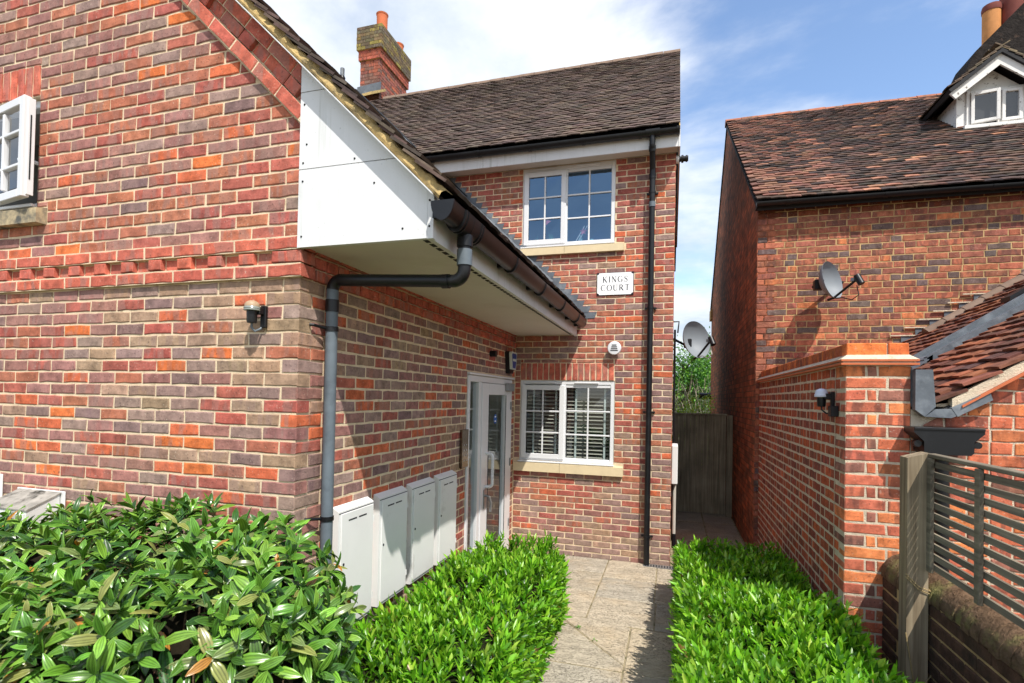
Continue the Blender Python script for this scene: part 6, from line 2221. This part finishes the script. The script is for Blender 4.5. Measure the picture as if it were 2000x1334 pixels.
def veins(me, n):
    a = me.attributes.new('vein', 'FLOAT', 'POINT')
    a.data.foreach_set('value', np.tile(np.array(VEIN, dtype=np.float32), n))


leaf_me = []
for vs, fs in LEAVES:
    mb = MB(); mb.add(vs, fs)
    leaf_me.append(mb.mesh('leaf', M['leaf_big'], smooth=True))
    veins(leaf_me[-1], 1)

G_V = [lin((72, 114, 40)), lin((94, 138, 48)), lin((54, 90, 36)), lin((120, 160, 60)), lin((112, 130, 74)), lin((140, 146, 78)), lin((184, 130, 58)), lin((130, 90, 56))]
all_leaves = []
rs = random.Random(21)
NSH = 0
for _ in range(5200):
    y = rs.uniform(-1.9, -0.12)
    xr = float(np.interp(y, XR_Y, XR_X))
    x = xr - (xr + 2.3) * rs.random() ** 1.35
    if NSH > 740: break
    z = float(shrub_top(np.array(x), np.array(y)))
    h_ = 0.02
    nx_ = -(float(shrub_top(np.array(x + h_), np.array(y))) - z) / h_
    ny_ = -(float(shrub_top(np.array(x), np.array(y + h_))) - z) / h_
    nv = Vector((nx_, ny_, 1)).normalized()
    axis = (nv + Vector((rs.gauss(0, 0.36), rs.gauss(0, 0.36) - 0.2, 0.1))).normalized()
    b = Vector((x, y, z - 0.02 - rs.uniform(0, 0.13)))
    NSH += 1
    u = axis.cross(Vector((rs.gauss(0, 1), rs.gauss(0, 1), rs.gauss(0, 1)))).normalized()
    w = axis.cross(u)
    old_shoot = rs.random() < 0.11
    npair = rs.choice((3, 3, 4))
    L0 = rs.uniform(0.092, 0.142)
    for pr_ in range(npair):
        for s in (0, 1):
            ang = pr_ * math.pi / 2 + s * math.pi + rs.gauss(0, 0.22)
            tilt = 1.2 - 0.3 * pr_ + rs.gauss(0, 0.2) + (0.45 if old_shoot else 0)
            rad = u * math.cos(ang) + w * math.sin(ang)
            d = (axis * math.cos(tilt) + rad * math.sin(tilt)).normalized()
            up = (axis * math.sin(tilt) - rad * math.cos(tilt))
            L = L0 * (1.0 - 0.13 * pr_ + rs.uniform(-0.1, 0.1))
            if old_shoot or rs.random() < 0.05:
                c = jit(rs.choice([G_V[4], G_V[5], G_V[4], G_V[6] if rs.random() < 0.25 else G_V[5]]), 0.15)
            else:
                c = jit(rs.choice(G_V[:4] + [G_V[1]]), 0.2)
                if pr_ == npair - 1: c = tuple(k_ * 1.2 for k_ in c)
            all_leaves.append((b + axis * (0.008 + 0.024 * pr_), d, up, L, rs.randrange(8), c))
# drooping older leaves under the canopy edge
for _ in range(330):
    y = rs.uniform(-1.5, -0.3)
    x = float(np.interp(y, XR_Y, XR_X)) + rs.uniform(-0.3, 0.0)
    z = float(shrub_top(np.array(x), np.array(y))) - rs.uniform(0.05, 0.55)
    ang = rs.uniform(-1.9, 0.6)
    d = Vector((math.cos(ang) * 0.6, math.sin(ang) * 0.6, -0.8 + rs.gauss(0, 0.25))).normalized()
    up = Vector((math.cos(ang), math.sin(ang), 0.7)).normalized()
    up = (up - d * up.dot(d)).normalized()
    all_leaves.append((Vector((x, y, z)), d, up, rs.uniform(0.09, 0.13), rs.randrange(8), jit(rs.choice([G_V[4], G_V[2], G_V[5], G_V[2], G_V[0], G_V[6] if rs.random() < 0.3 else G_V[0]]), 0.2)))
order = sorted(range(len(all_leaves)), key=lambda i: -seen_size(all_leaves[i][0], all_leaves[i][3] ** 2) * (1.0 if all_leaves[i][2].z > 0.2 else 0.3) * (1 if all_leaves[i][0].z > 1.0 else 0.2))
jm = MB()
jv, jf, jc = [], [], []
for rank, i in enumerate(order):
    b, d, up, L, kind_, c = all_leaves[i]
    x_ = d.cross(up).normalized()
    up = x_.cross(d).normalized()
    if rank < 300:
        o = bpy.data.objects.new('leaf', leaf_me[kind_])
        o.color = (*c, 1)
        COL.objects.link(o)
        o.parent = shrub
        o.matrix_parent_inverse = WORLD[shrub.name].inverted()
        o.matrix_basis = Matrix(((x_.x * L, d.x * L, up.x * L, b.x), (x_.y * L, d.y * L, up.y * L, b.y), (x_.z * L, d.z * L, up.z * L, b.z), (0, 0, 0, 1)))
    else:
        vs, fs = LEAVES[kind_]
        jm.add([tuple(b + x_ * (p[0] * L) + d * (p[1] * L) + up * (p[2] * L)) for p in vs], fs, (*c, rs.random()))
o = jm.build('further_leaves', M['leaf_big_j'], shrub)
veins(o.data, len(all_leaves) - 300)
o.data.polygons.foreach_set('use_smooth', [True] * len(o.data.polygons))
o['kind'] = 'stuff'
st_ = MB()
for _ in range(40):
    y = rs.uniform(-1.4, -0.3)
    x = float(np.interp(y, XR_Y, XR_X)) - rs.uniform(0.05, 0.5)
    z = float(shrub_top(np.array(x), np.array(y))) - 0.05
    st_.tube([(x - rs.uniform(0, 0.25), y + rs.uniform(-0.1, 0.1), 0.0), (x - rs.uniform(0, 0.1), y, z * 0.6), (x, y, z)], [0.008, 0.006, 0.003], 5, cap=False)
st_.build('stems', M['bark'], shrub)
fl = MB()
for _ in range(30):
    y = rs.uniform(-1.3, -0.2)
    x = float(np.interp(y, XR_Y, XR_X)) - rs.uniform(0.03, 1.2)
    z = float(shrub_top(np.array(x), np.array(y))) + rs.uniform(-0.03, 0.02)
    for k in range(26):
        q = Vector((rs.gauss(0, 0.02), rs.gauss(0, 0.02), rs.gauss(0, 0.012)))
        fl.add([(x + q.x, y + q.y, z + q.z), (x + q.x + 0.004, y + q.y, z + q.z + 0.002), (x + q.x, y + q.y + 0.004, z + q.z + 0.004)], [(0, 1, 2)])
fl.build('seed_heads', noisy('seed_heads', lin((110, 70, 60)), 0.3, 60, 0.9, 0), shrub)['kind'] = 'stuff'

# weeds in the joints and dead leaves on the soil strip
wb, wd = [], []
for (x, y, n_) in ((1.0, 2.36, 30), (1.22, 2.12, 26), (1.38, 1.92, 10), (0.95, 2.1, 12)):
    for _ in range(n_):
        wb.append((x + rs.gauss(0, 0.012), y + rs.gauss(0, 0.012), 0.0))
        wd.append((rs.gauss(0, 0.6), rs.gauss(0, 0.6), 0.5))
nw = len(wb)
wt = leaf_mesh('joint_weeds', np.array(wb), np.array(wd), np.tile([[0.0, 0.0, 1.0]], (nw, 1)), rng.uniform(0.01, 0.022, nw), rng.uniform(0.006, 0.01, nw), mixcol(nw, [lin((84, 140, 50)), lin((110, 160, 60))], [1, 1]), M['leaf_small'], None)
tag(wt, 'tiny green weeds in the joints of the path', 'weeds', kind='stuff')
nd = 46
bb = np.stack([rng.uniform(0.86, 1.0, nd), rng.uniform(1.2, 2.35, nd), rng.uniform(-0.02, 0.0, nd)], 1)
dl = leaf_mesh('dead_leaves', bb, np.concatenate([rng.normal(size=(nd, 2)), rng.uniform(0, 0.2, (nd, 1))], 1), np.tile([[0.0, 0.0, 1.0]], (nd, 1)), rng.uniform(0.025, 0.05, nd), rng.uniform(0.01, 0.018, nd), mixcol(nd, [lin((150, 96, 60)), lin((120, 82, 54)), lin((170, 120, 66))], [1, 1, 1]), M['leaf_tree'], None)
tag(dl, 'brown dead leaves on the soil strip beside the left hedge', 'leaves', kind='stuff')


# --- trees
def tree(name, base, height, crown_r, crown_z, n, label, greens, squash=1.0, lsize=0.09, group=None):
    t = thing(name, base, label, 'tree', group)
    bx_, by_, bz_ = base
    tr = MB().tube([(bx_, by_, bz_), (bx_ + 0.05, by_, bz_ + height * 0.4), (bx_, by_ + 0.05, bz_ + height * 0.75)], [0.11, 0.085, 0.04], 8)
    ends = []
    for k in range(14):
        a = rs.uniform(0, 6.28); h0 = rs.uniform(0.35, 0.75) * height
        e = Vector((bx_ + math.cos(a) * crown_r * rs.uniform(0.4, 0.95), by_ + math.sin(a) * crown_r * rs.uniform(0.4, 0.95), bz_ + crown_z + rs.uniform(-0.7, 0.8) * crown_r * squash))
        tr.tube([(bx_, by_, bz_ + h0), ((bx_ + e.x) / 2, (by_ + e.y) / 2, (bz_ + h0 + e.z) / 2 + 0.1), e], [0.035, 0.022, 0.008], 5, cap=False)
        ends.append(e)
    tr.build('trunk', M['bark'], t, smooth=True)
    nc = 46
    cl = unit(rng.normal(size=(nc, 3))) * (rng.random((nc, 1)) ** 0.4) * np.array([crown_r, crown_r, crown_r * squash]) + np.array([bx_, by_, bz_ + crown_z])
    idx = rng.integers(0, nc, n)
    P = cl[idx] + rng.normal(size=(n, 3)) * crown_r * 0.17
    d = unit(rng.normal(size=(n, 3)) + np.array([0, 0, 0.2]))
    leaf_mesh('crown', P, d, unit(rng.normal(size=(n, 3)) * 0.6 + np.array([0, 0, 1.0])), rng.uniform(0.7, 1.3, n) * lsize, rng.uniform(0.4, 0.6, n) * lsize, mixcol(n, greens, [1] * len(greens)) * (0.7 + 0.6 * rng.random((nc, 1))[idx]), M['leaf_tree'], t)
    return t


GT = [lin((98, 148, 60)), lin((76, 124, 52)), lin((124, 168, 74)), lin((58, 102, 46))]
tree('garden_tree', (2.3, 17.5, -0.05), 4.4, 1.7, 2.6, 12000, 'leafy green tree seen beyond the gate at the end of the alley', GT, 1.0, 0.11, 'trees beyond the gate')
tree('garden_tree', (3.7, 19.0, -0.05), 4.4, 1.8, 2.7, 9000, 'lighter green tree half hidden by the old house beyond the gate', [lin((120, 160, 64)), lin((96, 138, 52)), lin((70, 116, 48))], 1.1, 0.1, 'trees beyond the gate')
tw = thing('bare_shrub', (2.6, 14.2, -0.05), 'pale bare twiggy shrub rising behind the gate', 'shrub')
mbt = MB()
for _ in range(60):
    p = Vector((2.6 + rs.gauss(0, 0.35), 14.2 + rs.gauss(0, 0.2), 0.0))
    pts = [p]
    dv = Vector((rs.gauss(0, 0.22), rs.gauss(0, 0.2), 1))
    for k in range(6):
        dv = (dv + Vector((rs.gauss(0, 0.22), rs.gauss(0, 0.2), 0.1))).normalized()
        p = p + dv * rs.uniform(0.35, 0.55)
        pts.append(p)
    mbt.tube(pts, [0.018, 0.016, 0.014, 0.011, 0.008, 0.006, 0.003], 5, cap=False)
mbt.build('twigs', M['twig'], tw)
nb2 = 2600
P = np.stack([rng.normal(2.5, 0.55, nb2), rng.normal(11.6, 0.3, nb2), rng.uniform(0.3, 2.1, nb2)], 1)
ys = thing('yellow_shrub', (2.5, 11.6, -0.05), 'low yellow green shrub peeping over the gate', 'shrub')
leaf_mesh('crown', P, unit(rng.normal(size=(nb2, 3)) + np.array([0, 0, 0.4])), np.tile([[0.0, -0.3, 1.0]], (nb2, 1)), rng.uniform(0.05, 0.1, nb2), rng.uniform(0.025, 0.045, nb2), mixcol(nb2, [lin((156, 184, 60)), lin((130, 168, 52)), lin((176, 196, 84))], [1, 1, 1]), M['leaf_tree'], ys)
MB().tube([(2.5, 11.6, -0.05), (2.5, 11.6, 1.0), (2.45, 11.6, 1.7)], [0.04, 0.03, 0.01], 6).build('trunk', M['bark'], ys)
scene.render.resolution_x, scene.render.resolution_y = 1024, 683
